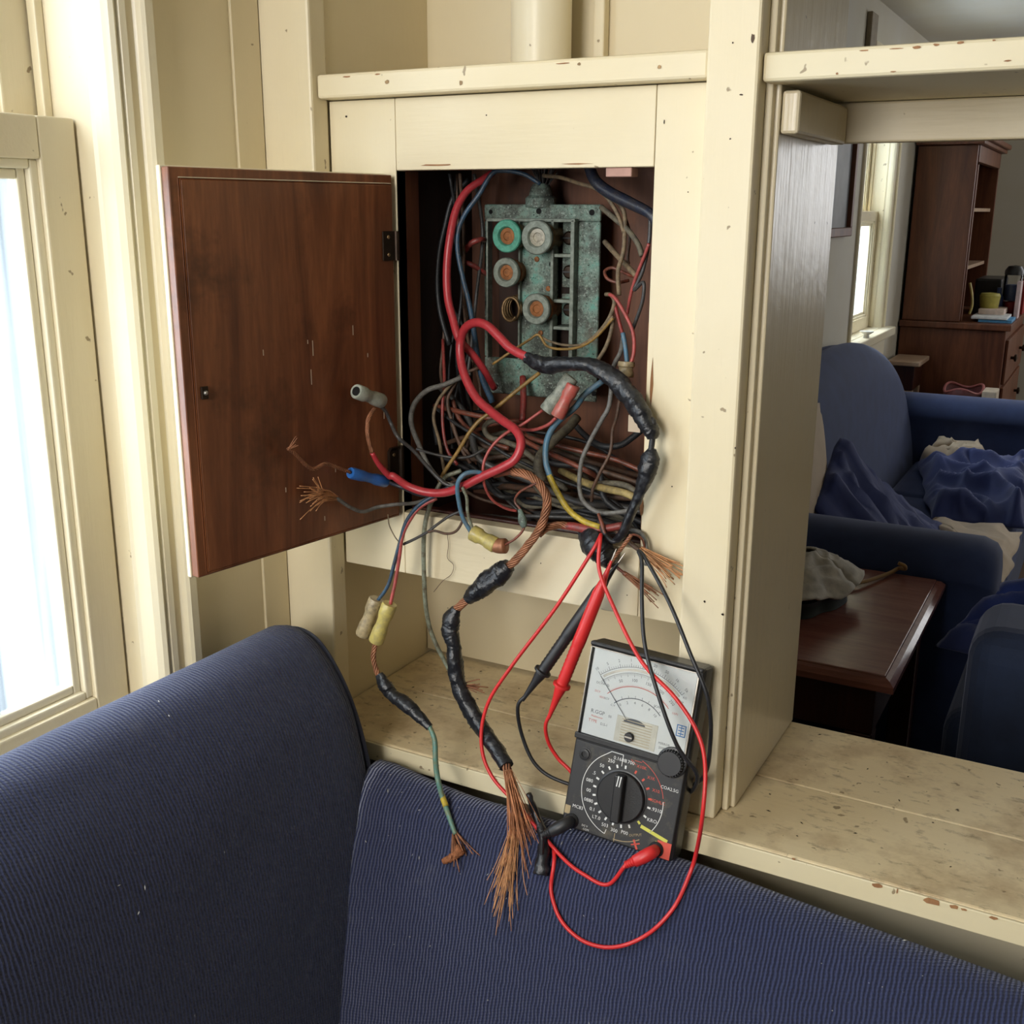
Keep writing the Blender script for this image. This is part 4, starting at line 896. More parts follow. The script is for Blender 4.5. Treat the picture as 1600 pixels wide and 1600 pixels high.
# printed ranges round the dial
g, gr_, gy, gt = [], [], [], []
dx, dy = 62.5, 51.5
for a in list(range(92, 300, 17)): g.append(line(dx+29*math.cos(R(a)), dy+29*math.sin(R(a)), dx+32.5*math.cos(R(a)), dy+32.5*math.sin(R(a)), 2))
for a in (70, 50, 32, 12): gr_.append(line(dx+29*math.cos(R(a)), dy+29*math.sin(R(a)), dx+32.5*math.cos(R(a)), dy+32.5*math.sin(R(a)), 2))
for a in (-5, -24): g.append(line(dx+29*math.cos(R(a)), dy+29*math.sin(R(a)), dx+32.5*math.cos(R(a)), dy+32.5*math.sin(R(a)), 2))
gy.append(line(dx+29*math.cos(R(-42)), dy+29*math.sin(R(-42)), dx+32.5*math.cos(R(-42)), dy+32.5*math.sin(R(-42)), 2.4))
for s, a, rr_ in (('1700', 86, 37), ('0.1688', 103, 38), ('250', 118, 37), ('50', 137, 36.5), ('.5', 156, 37), ('080', 171, 38), ('00', 187, 37), ('0880', 203, 38), ('0.1', 218, 37), ('LT.0', 232, 38), ('503', 250, 37), ('300', 267, 37), ('P00', 285, 37), ('.9310', -4, 39), ('KRO', -22, 39)):
    g += text_polys(s, dx+rr_*math.cos(R(a)), dy+rr_*math.sin(R(a)), 5.2)
for s, a in (('X10K', 66), ('X1K', 45), ('X10.', 25), ('XOHLC', 9)): gr_ += text_polys(s, dx+39*math.cos(R(a)), dy+39*math.sin(R(a)), 4.6)
g += arc(dx, dy, 45, 130, 255, .7)+[line(dx+45*math.cos(R(130)), dy+45*math.sin(R(130)), 44, 94, .7), line(44, 94, 57, 94, .7), line(57, 94, 57, 82, .7), line(dx+45*math.cos(R(255)), dy+45*math.sin(R(255)), 52, 13, .7)]
g += arc(dx, dy, 45, -38, 10, .7)
g += text_polys('MC83', 17, 26, 5)+text_polys('COA2.5G', 111, 74, 4.6)+text_polys('DC V', 28, 9, 3)+text_polys('COM', 30, 5.5, 3)
gr_ += arc(dx, dy, 45, 14, 70, .6)+[line(66, 92, 72, 88, .5), line(70, 92, 78, 92, .5)]
gr_ += [line(83, 12, 88, 3, 2.2), line(81, 6, 90, 10, 1.2)]
gt += arc(dx, dy, 46, 268, 305, .8)+[line(62, 12, 62, 3, .7)]+text_polys('OUTPUT', 84, 17, 3.6, 20)
gy += [line(88, 28, 118, 21, 3.6), line(106, 18, 120, 15.5, .6), line(106, 12, 120, 9.5, .6), line(106, 18, 106, 12, .6), line(120, 15.5, 120, 9.5, .6)]+text_polys('hFE Q', 113, 13.8, 3.8, -10)
flat('range_print', g, M['print_white'], 0); flat('range_print', gr_, M['print_red'], 0); flat('range_print', gy, M['print_yellow'], 0); flat('range_print', gt, M['print_tan'], 0)
mbox('red_patch', 108, 123, -.15, .5, 3, 20, M['print_red'], bev=0)
mbox('tan_patch', 3, 9, -.15, .5, 16, 25, M['print_tan'], bev=0)
for u in (12.7, 108): mlathe('input_jack', u, 10, 0, [(8, 0), (8, 1.5), (6.5, 3), (.1, 3)], M['black_plastic'], None, 24)

# ------------------------------------------------------------------ test leads
def mpt(u, v, d): return MM @ Vector((u*k_, d*k_, v*k_))
def lead(label, m, plug_u, name, cable, probe_a, probe_b, tipdir):
    t = empty(name, mpt(plug_u, 10, -3)); tag(t, label, 'test lead', 'test leads of the multimeter')
    p0 = mpt(plug_u, 10, -2)
    tube('plug', [p0, mpt(plug_u, 10, -10), mpt(plug_u-1.5, 9, -14), mpt(plug_u-7, 4, -17), mpt(plug_u-14, -2, -18.5)], [.0058, .0066, .0068, .0068, .0060], m, t, 16)
    s0, s1 = mpt(plug_u-13, -1, -18.3), mpt(plug_u-22, -8, -20)
    V, Fc, UV = [], [], []
    tube_into(V, Fc, UV, [s0.lerp(s1, i/24) for i in range(25)], lambda q, th, L: (.0046-.0012*q)*(1.18 if int(q*10) % 2 == 0 else .92), 14)
    pymesh('strain_relief', V, Fc, m, t, UV)
    a, b = Vector(probe_a), Vector(probe_b); L = (b-a).length; d = (b-a).normalized()
    tube('cable', [s1]+cable+[a+d*(L+.036), a+d*(L+.018)], .0021, m, t, 12, 8)
    prof = [(.0012, -.022), (.0035, 0), (.0045, .004), (.0068, L*.12), (.0072, L*.5)]
    for i in range(9): prof += [(.0070, L*(.55+.035*i)), (.0064, L*(.55+.035*i+.017))]
    prof += [(.0068, L*.875), (.0098, L*.882), (.0098, L*.90), (.0066, L*.91), (.0058, L*.95), (.0044, L), (.0032, L+.012), (.0024, L+.020), (.0022, L+.026)]
    h = lathe('probe_handle', a, d, prof, m, t, 22)
    lathe('probe_tip', a-d*.036, d, [(.0002, 0), (.0010, .006), (.0010, .020)], M['steel'], h, 10)
    return t
y_ = lambda u, v, c: at(u, v, y=c/100)
rc = [SP(950, 1382, 5), SP(915, 1368, 5), SP(877, 1338, 6), SP(815, 1265, 8), y_(768, 1212, -9.6), y_(752, 1160, -8.8), y_(762, 1100, -7.8), y_(800, 1040, -6.8), y_(868, 950, -5), y_(925, 862, -3.5), y_(938, 838, -2.6),
      y_(938, 842, -4.2), y_(936, 888, -5.4), y_(955, 940, -6.5), y_(1000, 1030, -8.8), y_(1055, 1090, -10.0), y_(1090, 1145, -10.8), y_(1102, 1200, -11.8), y_(1097, 1280, -13.2), SP(1086, 1340, 14), SP(1072, 1380, 8), SP(1055, 1415, 6), SP(1030, 1445, 5), SP(1005, 1464, 5), SP(975, 1477, 5), SP(945, 1480, 5), SP(915, 1472, 5), SP(892, 1456, 5), SP(875, 1435, 5), SP(865, 1410, 5), SP(861, 1385, 5), SP(866, 1345, 9),
      y_(868, 1300, -9.4), y_(905, 1255, -6.5), y_(896, 1212, -6.3), y_(872, 1185, -6.3), y_(857, 1160, -6.6)]
pa, pb = y_(944, 905, -4.6), y_(870, 1090, -6.5)
lead('red test lead with ribbed probe, looping over the sofa to the meter', M['red_plastic'], 108, 'red_test_lead', rc, pa, pb, 0)
bc = [SP(846, 1352, 6), SP(850, 1330, 6), y_(868, 1290, -9), y_(930, 1270, -6.2), y_(1040, 1235, -4.4), y_(1096, 1218, -6), y_(1110, 1160, -8), y_(1106, 1092, -9), y_(1078, 1020, -8.2), y_(1045, 940, -6.5), y_(1008, 872, -4.2), y_(998, 862, -4), y_(1003, 880, -4.8), y_(1003, 940, -6.6), y_(1008, 1010, -8.4), y_(1030, 1090, -10.2), y_(1058, 1165, -10.8), y_(1090, 1215, -9.5),
      y_(1060, 1245, -5.5), y_(960, 1240, -6.0), y_(880, 1222, -6.2), y_(838, 1196, -6.4), y_(816, 1150, -6.4)]
pa, pb = y_(948, 905, -3.2), y_(836, 1066, -6.2)
lead('black test lead with ribbed probe lying behind the red probe', M['black_rubber'], 13, 'black_test_lead', bc, pa, pb, 0)
cl = tube('burnt_tape_scrap', [SP(826, 1240, 8), SP(838, 1275, 7), SP(850, 1310, 7), SP(848, 1345, 7), SP(845, 1366, 6)], lambda t, th, L: (.003+.0055*t)*(1+.4*noise.noise(Vector((L*160, th, 5)))), M['tape'], None, 12, 6)
tag(cl, 'melted scrap of black tape hanging beside the black meter plug', 'tape')

# ------------------------------------------------------------------ near sofa
def cat_uv(P):
    L = [0]
    for i in range(1, len(P)): L.append(L[-1]+(Vector(P[i])-Vector(P[i-1])).length)
    return L
sofa = empty('navy_sofa', (-.3, -.4, 0)); tag(sofa, 'navy ribbed knit sofa in front with a tall padded arm by the window', 'sofa')
bpf = SOFA
def smooth_prof(p, n=4): return [(v.x, v.y) for v in spline([Vector((a, b, 0)) for a, b in p], n)]
bp2 = smooth_prof(bpf)
Lb = cat_uv([(a, b, 0) for a, b in bp2])
V, Fc, UV = [], [], []
xs = [-.705+i*.02 for i in range(70)]
for i, x in enumerate(xs):
    for j, (y, z) in enumerate(bp2):
        bul = .004*noise.noise(Vector((x*7, j*.15, 2)))
        V.append(Vector((x, y-(bul if j > 24 else 0), ridge(x)+z+(bul*.6 if 12 < j < 40 else 0)))); UV.append((x, Lb[j]))
nb = len(bp2)
for i in range(len(xs)-1):
    for j in range(nb-1): Fc.append((i*nb+j, (i+1)*nb+j, (i+1)*nb+j+1, i*nb+j+1))
Fc.append(tuple(range(nb))); Fc.append(tuple(range((len(xs)-1)*nb+nb-1, (len(xs)-1)*nb-1, -1)))
pymesh('backrest', V, Fc, M['knit'], sofa, UV)
apf = [(-.868, .30), (-.868, .80), (-.866, .95), (-.860, .99), (-.842, 1.016), (-.812, 1.030), (-.778, 1.022), (-.748, .990), (-.724, .945), (-.706, .885), (-.694, .80), (-.686, .70), (-.681, .58), (-.678, .45), (-.678, .3)]
ap2 = smooth_prof(apf); La = cat_uv([(a, b, 0) for a, b in ap2]); na = len(ap2)
V, Fc, UV = [], [], []
ys = [(-.098, .040), (-.099, .024), (-.103, .012), (-.112, .004), (-.125, 0)]+[(-.125-.03*(i+1), 0) for i in range(34)]
Ly = 0
for i, (y, ins) in enumerate(ys):
    if i: Ly += math.hypot(ys[i][0]-ys[i-1][0], ys[i][1]-ys[i-1][1])
    for j, (x, z) in enumerate(ap2):
        c = Vector((-.775, .80)); d = Vector((x, z))-c; d2 = c+d*(1-ins/max(d.length, .01))
        zz = d2.y-.010*max(0, (-.5-y))
        V.append(Vector((d2.x+.004*noise.noise(Vector((y*6, j*.2, 0))), y, zz))); UV.append((Ly, La[j]))
for i in range(len(ys)-1):
    for j in range(na-1): Fc.append((i*na+j, (i+1)*na+j, (i+1)*na+j+1, i*na+j+1))
Fc.append(tuple(range(na))); Fc.append(tuple(range((len(ys)-1)*na+na-1, (len(ys)-1)*na-1, -1)))
arm_o = pymesh('arm', V, Fc, M['knit'], sofa, UV)
tube('welt', [Vector((x, -.101, z)) for x, z in [(c[0]+(-.775-c[0])*.06, c[1]-.012) for c in ap2[12:44]]], .003, M['knit'], sofa, 8, 2)
bm = bmesh.new(); bbox(bm, -.68, .6, -.80, -.235, .08, .40, .03, 3); frombm('seat_base', bm, M['knit'], sofa)
# lint and crumbs on the fabric
V, Fc = [], []
rg = random.Random(3)
def fleck(p, n, s):
    t = n.orthogonal().normalized(); t = (Matrix.Rotation(rg.random()*6.28, 3, n) @ t); b = n.cross(t); l = s*rg.uniform(.5, 1.6); w_ = s*.35
    k0 = len(V)
    for q in (-t*l-b*w_*.3, b*w_, t*l+b*w_*.2, -b*w_*.9): V.append(p+q+n*.0006)
    V.append(p+n*(.0006+s*.5)); Fc.extend([(k0, k0+1, k0+4), (k0+1, k0+2, k0+4), (k0+2, k0+3, k0+4), (k0+3, k0, k0+4), (k0+3, k0+2, k0+1, k0)])
for i in range(70):
    x = -.69+.40*rg.random()**1.6 if i < 40 else rg.uniform(-.6, .1); j = rg.choice(range(20, 50))
    y, z = bp2[j]; dy = Vector((0, bp2[j+1][0]-bp2[j-1][0], bp2[j+1][1]-bp2[j-1][1])).normalized(); n = Vector((0, dy.z, -dy.y)); n = n if n.z > 0 or n.y < 0 else -n
    fleck(Vector((x, y, ridge(x)+z)), n, rg.choice((.0009, .0012, .002)))
for i in range(26):
    y = -rg.uniform(.12, .7); j = rg.choice(range(20, 46)); x, z = ap2[j]
    d = Vector((ap2[j+1][0]-ap2[j-1][0], 0, ap2[j+1][1]-ap2[j-1][1])).normalized(); n = Vector((-d.z, 0, d.x)); n = n if n.x > 0 or n.z > .5 else -n
    fleck(Vector((x, y, z)), n, rg.choice((.0009, .0011, .0016)))
o = pymesh('lint', V, Fc, plain('pale_lint', (.62, .62, .58), .9), sofa, None, False); o['kind'] = 'stuff'
# crumbs of dirt on the shelf
V, Fc = [], []
for i in range(150):
    x = rg.uniform(-.80, .5); y = rg.uniform(-.05, .24)
    if -.36 < x < -.29: continue
    fleck(Vector((x, y, .8707)), Vector((0, 0, 1)), rg.choice((.0008, .0010, .0012, .0022)))
o = pymesh('dirt_crumbs', V, Fc, plain('dark_crumbs', (.05, .035, .02), .9), sill, None, False); o['kind'] = 'stuff'

# ------------------------------------------------------------------ far room
# sofa along the left wall, facing +x
fs = empty('far_sofa', (-.5, 2.7, 0)); tag(fs, 'blue camelback sofa seen through the pass-through, against the left wall', 'sofa')
SY0, SY1 = 1.55, 3.92
def surf(name, rows, m, parent, uvs=1.0, closed_ends=True):
    V, Fc, UV = [], [], []; n = len(rows[0])
    for i, r in enumerate(rows):
        L = 0
        for j, p in enumerate(r):
            if j: L += (Vector(p)-Vector(r[j-1])).length
            V.append(Vector(p)); UV.append((i*.05, L))
    for i in range(len(rows)-1):
        for j in range(n-1): Fc.append((i*n+j, (i+1)*n+j, (i+1)*n+j+1, i*n+j+1))
    if closed_ends: Fc.append(tuple(range(n))); Fc.append(tuple(range((len(rows)-1)*n+n-1, (len(rows)-1)*n-1, -1)))
    o = pymesh(name, V, Fc, m, parent, UV)
    bm = bmesh.new(); bm.from_mesh(o.data); bmesh.ops.recalc_face_normals(bm, faces=bm.faces); bm.to_mesh(o.data); bm.free()
    return o
rows = []
for i in range(41):
    t = i/40; y = SY0+.10+(SY1-.12-SY0-.10)*t
    top = .71+.355*math.sin(math.pi*min(1, max(0, (t*.86+.10))))**.55
    th = .17
    pr_ = [(-.865, .25), (-.865, top-.08), (-.85, top-.025), (-.815, top), (-.775, top-.015), (-.745, top-.06), (-.715, top-.15), (-.69, .60), (-.67, .45), (-.67, .25)]
    rows.append([(x, y, z) for x, z in smooth_prof(pr_, 3)])
surf('backrest', rows, M['navy'], fs)
for ya, yb in ((SY0, SY0+.20), (SY1-.20, SY1)):
    prof = [(ya+.012, .12), (ya+.010, .60), (ya-.004, .68), (ya+.02, .735), (ya+.07, .757), (ya+.13, .757), (yb-.02, .735), (yb+.004, .68), (yb-.010, .60), (yb-.012, .12)]
    pp = smooth_prof(prof, 3); rows = []
    for x, ins in [(-.86, 0)]+[(-.86+.06*i, 0) for i in range(1, 11)]+[(-.205, 0), (-.175, .012), (-.163, .03), (-.158, .06)]:
        c = Vector(((ya+yb)/2, .45)); rows.append([(x, c.x+(a-c.x)*(1-ins/.12), c.y+(b-c.y)*(1-ins/.33)) for a, b in pp])
    surf('arm', rows, M['navy'], fs)
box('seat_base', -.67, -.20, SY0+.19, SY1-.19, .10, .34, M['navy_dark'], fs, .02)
for k in range(3):
    L = (SY1-SY0-.42)/3; y0 = SY0+.21+k*L
    box('seat_cushion', -.665, -.185, y0+.003, y0+L-.003, .34, .50, M['navy'], fs, .035, False, 4)
def cloth(name, q, nx, ny, zf, m, label, cat, th=.006):
    """q: four xy corners; zf(x,y,s,t) height"""
    V, Fc = [], []; q = [Vector((*p, 0)) for p in q]
    for i in range(nx+1):
        for j in range(ny+1):
            s, t = i/nx, j/ny
            e = .018*noise.noise(Vector((s*5, t*5, 7)))
            p = (q[0]*(1-s)+q[1]*s)*(1-t)+(q[3]*(1-s)+q[2]*s)*t
            V.append(Vector((p.x+e, p.y+e*1.5, zf(p.x, p.y, s, t))))
    for i in range(nx):
        for j in range(ny): Fc.append((i*(ny+1)+j, (i+1)*(ny+1)+j, (i+1)*(ny+1)+j+1, i*(ny+1)+j+1))
    o = pymesh(name, V, Fc, m, None)
    md = o.modifiers.new('thickness', 'SOLIDIFY'); md.thickness = th; md.offset = 1
    return tag(o, label, cat)
def folds(x, y, sc, amp, seed, ang=0.6):
    u = x*math.cos(ang)+y*math.sin(ang); v_ = -x*math.sin(ang)+y*math.cos(ang)
    n1 = noise.noise(Vector((u*sc, v_*sc*.45, seed))); n2 = noise.noise(Vector((u*sc*2.3+5, v_*sc*1.1, seed+3)))
    return amp*((1-abs(n1)*2.0)**2*.75+.5*(1-abs(n2)*1.8)**2*.6)
edge = lambda s, t: min(1, min(s, 1-s, t, 1-t)*9)
cloth('rumpled_blanket', [(-.44, 2.66), (-.17, 2.70), (-.17, 3.52), (-.62, 3.52)], 60, 110, lambda x, y, s, t: .520+edge(s, t)*(.02+folds(x, y, 5.5, .095, 2)), M['blanket'], 'rumpled deep blue blanket spread over the seat of the far sofa', 'blanket')
cloth('bed_sheet', [(-.46, 2.60), (-.172, 2.10), (-.172, 2.68), (-.44, 2.655)], 40, 50, lambda x, y, s, t: .508+edge(s, t)*(.006+folds(x, y, 3.5, .03, 9)), M['sheet'], 'cream sheet lying on the sofa seat beside the near arm', 'sheet')
cloth('sheet_corner', [(-.62, 3.56), (-.36, 3.55), (-.40, 3.70), (-.60, 3.705)], 24, 16, lambda x, y, s, t: .512+edge(s, t)*(.05+folds(x, y, 7, .05, 4)), M['sheet'], 'scrunched cream cloth tucked in by the far sofa arm', 'cloth')
# throw heaped against the back near the arm
V, Fc = [], []
for i in range(41):
    for j in range(31):
        t = i/40; s = j/30
        y = 1.79+.80*t; prof = 1-abs(t-.35)*1.1
        x = -.632+.28*s-.03*t; zb = .515+max(0, .36*prof)*(1-s)**1.1
        V.append(Vector((x+.02*noise.noise(Vector((t*9, s*3, 1))), y, zb+edge(s, t)*folds(x, y*1.6, 8, .05, 5, 1.2)+.006)))
for i in range(40):
    for j in range(30): Fc.append((i*31+j, (i+1)*31+j, (i+1)*31+j+1, i*31+j+1))
o = pymesh('folded_throw', V, Fc, M['blanket'], None); md = o.modifiers.new('thickness', 'SOLIDIFY'); md.thickness = .008; md.offset = 1
tag(o, 'dark blue throw heaped against the back of the far sofa', 'throw')
def pillow(name, c, sx, sy, sz, rot, m, label, cat):
    bm = bmesh.new(); bmesh.ops.create_cube(bm, size=2); bmesh.ops.subdivide_edges(bm, edges=bm.edges[:], cuts=9, use_grid_fill=True)
    for v in bm.verts:
        x, y, z = v.co; f = (1-abs(x)**3.2)*(1-abs(y)**3.2)
        v.co = Vector((x*sx*(1-.05*abs(y)), y*sy*(1-.05*abs(x)), z*sz*(.12+.88*f**.5)))
    o = frombm(name, bm, m, None, smooth=True); o.location = c; o.rotation_euler = rot
    return tag(o, label, cat)
pillow('cream_pillow', at(1268, 676, x=-.668)+Vector((0, 0, -.10)), .165, .16, .024, (R(0), R(82), R(0)), M['sheet'], 'cream pillow peeking from behind the blue throw', 'pillow')

# end table between divider and sofa
TZ = .69
t = empty('end_table', (-.55, 1.15, 0)); tag(t, 'dark mahogany end table with worn top just beyond the shelf', 'table')
TX0, TX1, TY0, TY1 = -.86, -.262, .865, 1.515
box('table_top', TX0, TX1-.018, TY0+.018, TY1-.018, TZ-.022, TZ, M['table_wood'], t, .002)
bm = bmesh.new()
for (x0, x1, y0, y1) in ((TX0, TX1, TY0, TY1),):
    a = [(x0, y0), (x1, y0), (x1, y1), (x0, y1)]; ins = .0175
    b = [(x0, y0+ins), (x1-ins, y0+ins), (x1-ins, y1-ins), (x0, y1-ins)]
    rings = [[(p[0], p[1], TZ-.003) for p in b], [(p[0]*.5+q[0]*.5, p[1]*.5+q[1]*.5, TZ-.006) for p, q in zip(a, b)], [(*p, TZ-.014) for p in a], [(*p, TZ-.026) for p in a], [(*p, TZ-.030) for p in b]]
    vs = [[bm.verts.new(p) for p in r] for r in rings]
    for i in range(4):
        for k in range(4): bm.faces.new((vs[i][k], vs[i][(k+1) % 4], vs[i+1][(k+1) % 4], vs[i+1][k]))
frombm('moulded_edge', bm, M['table_wood'], t)
box('apron', TX0+.03, TX1-.035, TY0+.035, TY1-.035, TZ-.13, TZ-.031, M['dark_wood'], t, .002)
for x in (TX0+.03, TX1-.085):
    for y in (TY0+.035, TY1-.085): box('leg', x, x+.05, y, y+.05, 0, TZ-.1305, M['dark_wood'], t, .004)
box('lower_shelf', TX0+.06, TX1-.06, TY0+.07, TY1-.07, .18, .20, M['dark_wood'], t, .002)
# crumpled canvas bag and cord on the table
hb = empty('canvas_bag', at(1290, 940, z=TZ+.001)); tag(hb, 'crumpled grey canvas bag with dark green underside on the end table', 'bag')
hc = at(1258, 925, z=TZ+.02); V, Fc = [], []
def bagr(th): return 1+.22*noise.noise(Vector((math.cos(th)*1.6, math.sin(th)*1.6, 3.3)))+.10*math.sin(th*3+.6)
for i in range(27):
    for j in range(49):
        s = i/26; th = 2*math.pi*j/48
        rr = (.02+.125*s)*bagr(th)
        cr_ = abs(noise.noise(Vector((math.cos(th)*s*3.2, math.sin(th)*s*3.2, 5))))
        z = .058*(1-s**1.6)+.030*(.55-cr_)*(1-.5*s)+.012*math.sin(th*4)*s**3+.012
        V.append(Vector((hc.x+rr*math.cos(th)*.72, hc.y+rr*math.sin(th)*1.05, TZ+.030+max(.0, z))))
for i in range(26):
    for j in range(48): Fc.append((i*49+j, (i+1)*49+j, (i+1)*49+j+1, i*49+j+1))
o = pymesh('canvas_top', V, Fc, M['canvas'], hb); md = o.modifiers.new('thickness', 'SOLIDIFY'); md.thickness = .004
V, Fc = [], []
for i in range(8):
    for j in range(49):
        s = i/7; th = 2*math.pi*j/48; rr = (.128-.020*s-.012*math.sin(s*3.1))*bagr(th)
        V.append(Vector((hc.x+rr*math.cos(th)*.72, hc.y+rr*math.sin(th)*1.05, TZ+.042-.041*s)))
for i in range(7):
    for j in range(48): Fc.append((i*49+j, (i+1)*49+j, (i+1)*49+j+1, i*49+j+1))
Fc.append(tuple(range(7*49, 7*49+48)))
pymesh('dark_underside', V, Fc, M['canvas_dark'], hb)
tz = lambda u, v, h: at(u, v, z=TZ+h)
tube('cord_strap', [tz(1300, 905, .022), tz(1320, 911, .012), tz(1345, 910, .010), tz(1372, 902, .008), tz(1393, 894, .008), tz(1404, 888, .012), tz(1414, 889, .018), tz(1413, 884, .028), tz(1404, 880, .034)], .0045, M['rope'], hb)
V, Fc = [], []
# armchair at the right edge
ac = empty('navy_armchair', (.15, 1.1, 0)); tag(ac, 'dark navy armchair at the right edge behind the shelf', 'armchair')
c1 = at(1518, 962, y=.78); xL = c1.x; zT = c1.z-.02
def block(name, x0, x1, y0, y1, z0, z1, m, p, r): return box(name, x0, x1, y0, y1, z0, z1, m, p, r, False, 5)
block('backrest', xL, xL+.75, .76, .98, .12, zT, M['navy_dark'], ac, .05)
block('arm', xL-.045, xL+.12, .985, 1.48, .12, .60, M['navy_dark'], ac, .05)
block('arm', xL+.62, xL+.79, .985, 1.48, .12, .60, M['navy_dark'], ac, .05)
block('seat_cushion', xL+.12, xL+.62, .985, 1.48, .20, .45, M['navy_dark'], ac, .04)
V, Fc = [], []
q0, q1, q2, q3 = at(1468, 1012, y=1.36), at(1560, 925, y=1.30), at(1680, 900, y=1.30), at(1680, 1060, y=1.0)
for i in range(31):
    for j in range(25):
        s, t_ = i/30, j/24
        p = (q0*(1-s)+q1*s)*(1-t_)+(q3*(1-s)+q2*s)*t_
        V.append(p+Vector((0, 0, edge(s, t_)*folds(p.x*2, p.y*2+s, 3, .03, 8, .9))))
for i in range(30):
    for j in range(24): Fc.append((i*25+j, (i+1)*25+j, (i+1)*25+j+1, i*25+j+1))
o = pymesh('blue_throw', V, Fc, fabric('bright_navy_throw', (.012, .035, .20), .7, sheen=.3), None); md = o.modifiers.new('thickness', 'SOLIDIFY'); md.thickness = .012
tag(o, 'bright navy throw draped over the armchair at the right edge', 'throw')

# hutch against the left wall
HY0, HY1 = 4.30, 5.25
h = empty('hutch', (-.64, 4.8, 0)); tag(h, 'tall red-brown wooden hutch with open shelves over drawers', 'hutch')
box('side_panel', -.865, -.617, HY0, HY0+.025, 1.02, 1.78, M['hutch_wood'], h, .003)
box('side_panel', -.865, -.617, HY1-.025, HY1, 1.02, 1.78, M['hutch_wood'], h, .003)
box('back_panel', -.870, -.855, HY0+.026, HY1-.026, 1.02, 1.78, M['dark_wood'], h, 0)
for z in (1.24, 1.50): box('shelf', -.854, -.635, HY0+.026, HY1-.026, z, z+.016, M['pale_wood'], h, .001)
box('corner_stile', -.634, -.612, HY0+.0255, HY0+.055, 1.021, 1.70, M['hutch_wood'], h, .002)
box('header', -.640, -.612, HY0+.026, HY1-.026, 1.71, 1.78, M['hutch_wood'], h, .002)
box('crown', -.872, -.590, HY0-.030, HY1+.03, 1.782, 1.800, M['hutch_wood'], h, .004)
box('crown', -.872, -.575, HY0-.045, HY1+.045, 1.801, 1.825, M['hutch_wood'], h, .006)
box('counter', -.872, -.398, HY0-.02, HY1+.02, .990, 1.018, M['hutch_wood'], h, .004)
box('base', -.870, -.418, HY0, HY1, 0, .989, M['hutch_wood'], h, .004)
for k in range(4):
    z0 = .10+k*.215; d_ = box('drawer', -.4175, -.404, HY0+.04, HY1-.04, z0, z0+.20, M['hutch_wood'], h, .003)
    for yy in (HY0+.25, HY1-.25): lathe('knob', (-.404, yy, z0+.10), (1, 0, 0), [(.007, 0), (.007, .012), (.017, .016), (.017, .024), (.001, .028)], M['bronze'], d_, 14)
# things on the hutch counter
HZ = 1.0185
o = box('blue_book', -.545, -.405, 4.36, 4.56, HZ, HZ+.014, plain('blue_cover', (.10, .34, .62), .5), None, .002); tag(o, 'light blue book at the bottom of the pile on the hutch', 'book')
o = box('white_book', -.575, -.425, 4.35, 4.57, HZ+.0145, HZ+.026, plain('white_pages', (.75, .76, .76), .6), None, .002); tag(o, 'thin white book on top of the blue one', 'book')
o = box('pink_notepad', -.560, -.450, 4.47, 4.66, HZ+.0265, HZ+.050, plain('pinkish_pad', (.70, .55, .47), .7), None, .002); tag(o, 'pale pink notepad stacked behind the white book', 'notepad')
hz = HZ+.0505
tub = lathe('yellow_tub', (-.525, 4.56, hz), (0, 0, 1), [(.040, 0), (.044, .04), (.046, .055), (.040, .066), (.001, .07)], plain('yellow_tub', (.52, .46, .10), .5), None, 24); tag(tub, 'small round yellow tub on the notepad', 'tub')
fr_ = [Vector((-.588+.02*math.sin(i*.2), 4.40, HZ+.027+.16*i/8)) for i in range(9)]
o = tube('curved_strip', [Vector((-.590, 4.40, HZ+.030)), Vector((-.582, 4.40, HZ+.07)), Vector((-.588, 4.40, HZ+.12)), Vector((-.602, 4.40, HZ+.17))], .006, plain('yellow_edge', (.60, .48, .16), .5), None); tag(o, 'thin curved yellow strip leaning against the hutch side', 'strip')
j_ = empty('glass_jar', (-.44, 4.70, HZ)); tag(j_, 'tall clear jar with black lid holding red and blue things', 'jar')
lathe('jar_body', (-.445, 4.72, HZ), (0, 0, 1), [(.040, 0), (.042, .01), (.042, .19), (.038, .20)], M['clear'], j_, 24)
lathe('jar_contents', (-.445, 4.72, HZ), (0, 0, 1), [(.034, .003), (.035, .07), (.001, .075)], plain('red_contents', (.55, .04, .04), .5), j_, 16)
lathe('jar_contents', (-.445, 4.72, HZ), (0, 0, 1), [(.033, .076), (.034, .15), (.001, .152)], plain('blue_contents', (.06, .09, .2), .5), j_, 16)
lathe('jar_lid', (-.445, 4.72, HZ), (0, 0, 1), [(.043, .195), (.043, .215), (.030, .235), (.001, .24)], M['black_plastic'], j_, 20)
o = box('pink_box', -.420, -.402, 4.60, 4.70, HZ, HZ+.17, plain('pink_carton', (.66, .50, .50), .6), None, .002); tag(o, 'narrow pale pink carton standing at the counter edge', 'carton')
o = box('red_box', -.43, -.402, 4.88, 5.0, HZ, HZ+.17, plain('red_carton', (.38, .03, .03), .5), None, .002); tag(o, 'red carton at the far end of the hutch counter', 'carton')
o = box('black_radio', -.62, -.50, 4.78, 5.1, HZ, HZ+.17, M['black_plastic'], None, .01); tag(o, 'black box-shaped radio at the back of the hutch counter', 'radio')
o = lathe('blue_bottle', (-.50, 4.70, HZ), (0, 0, 1), [(.022, 0), (.022, .09), (.010, .11), (.010, .135), (.001, .136)], plain('blue_glass', (.08, .12, .28), .3), None, 16); tag(o, 'small dark blue bottle between tub and jar', 'bottle')
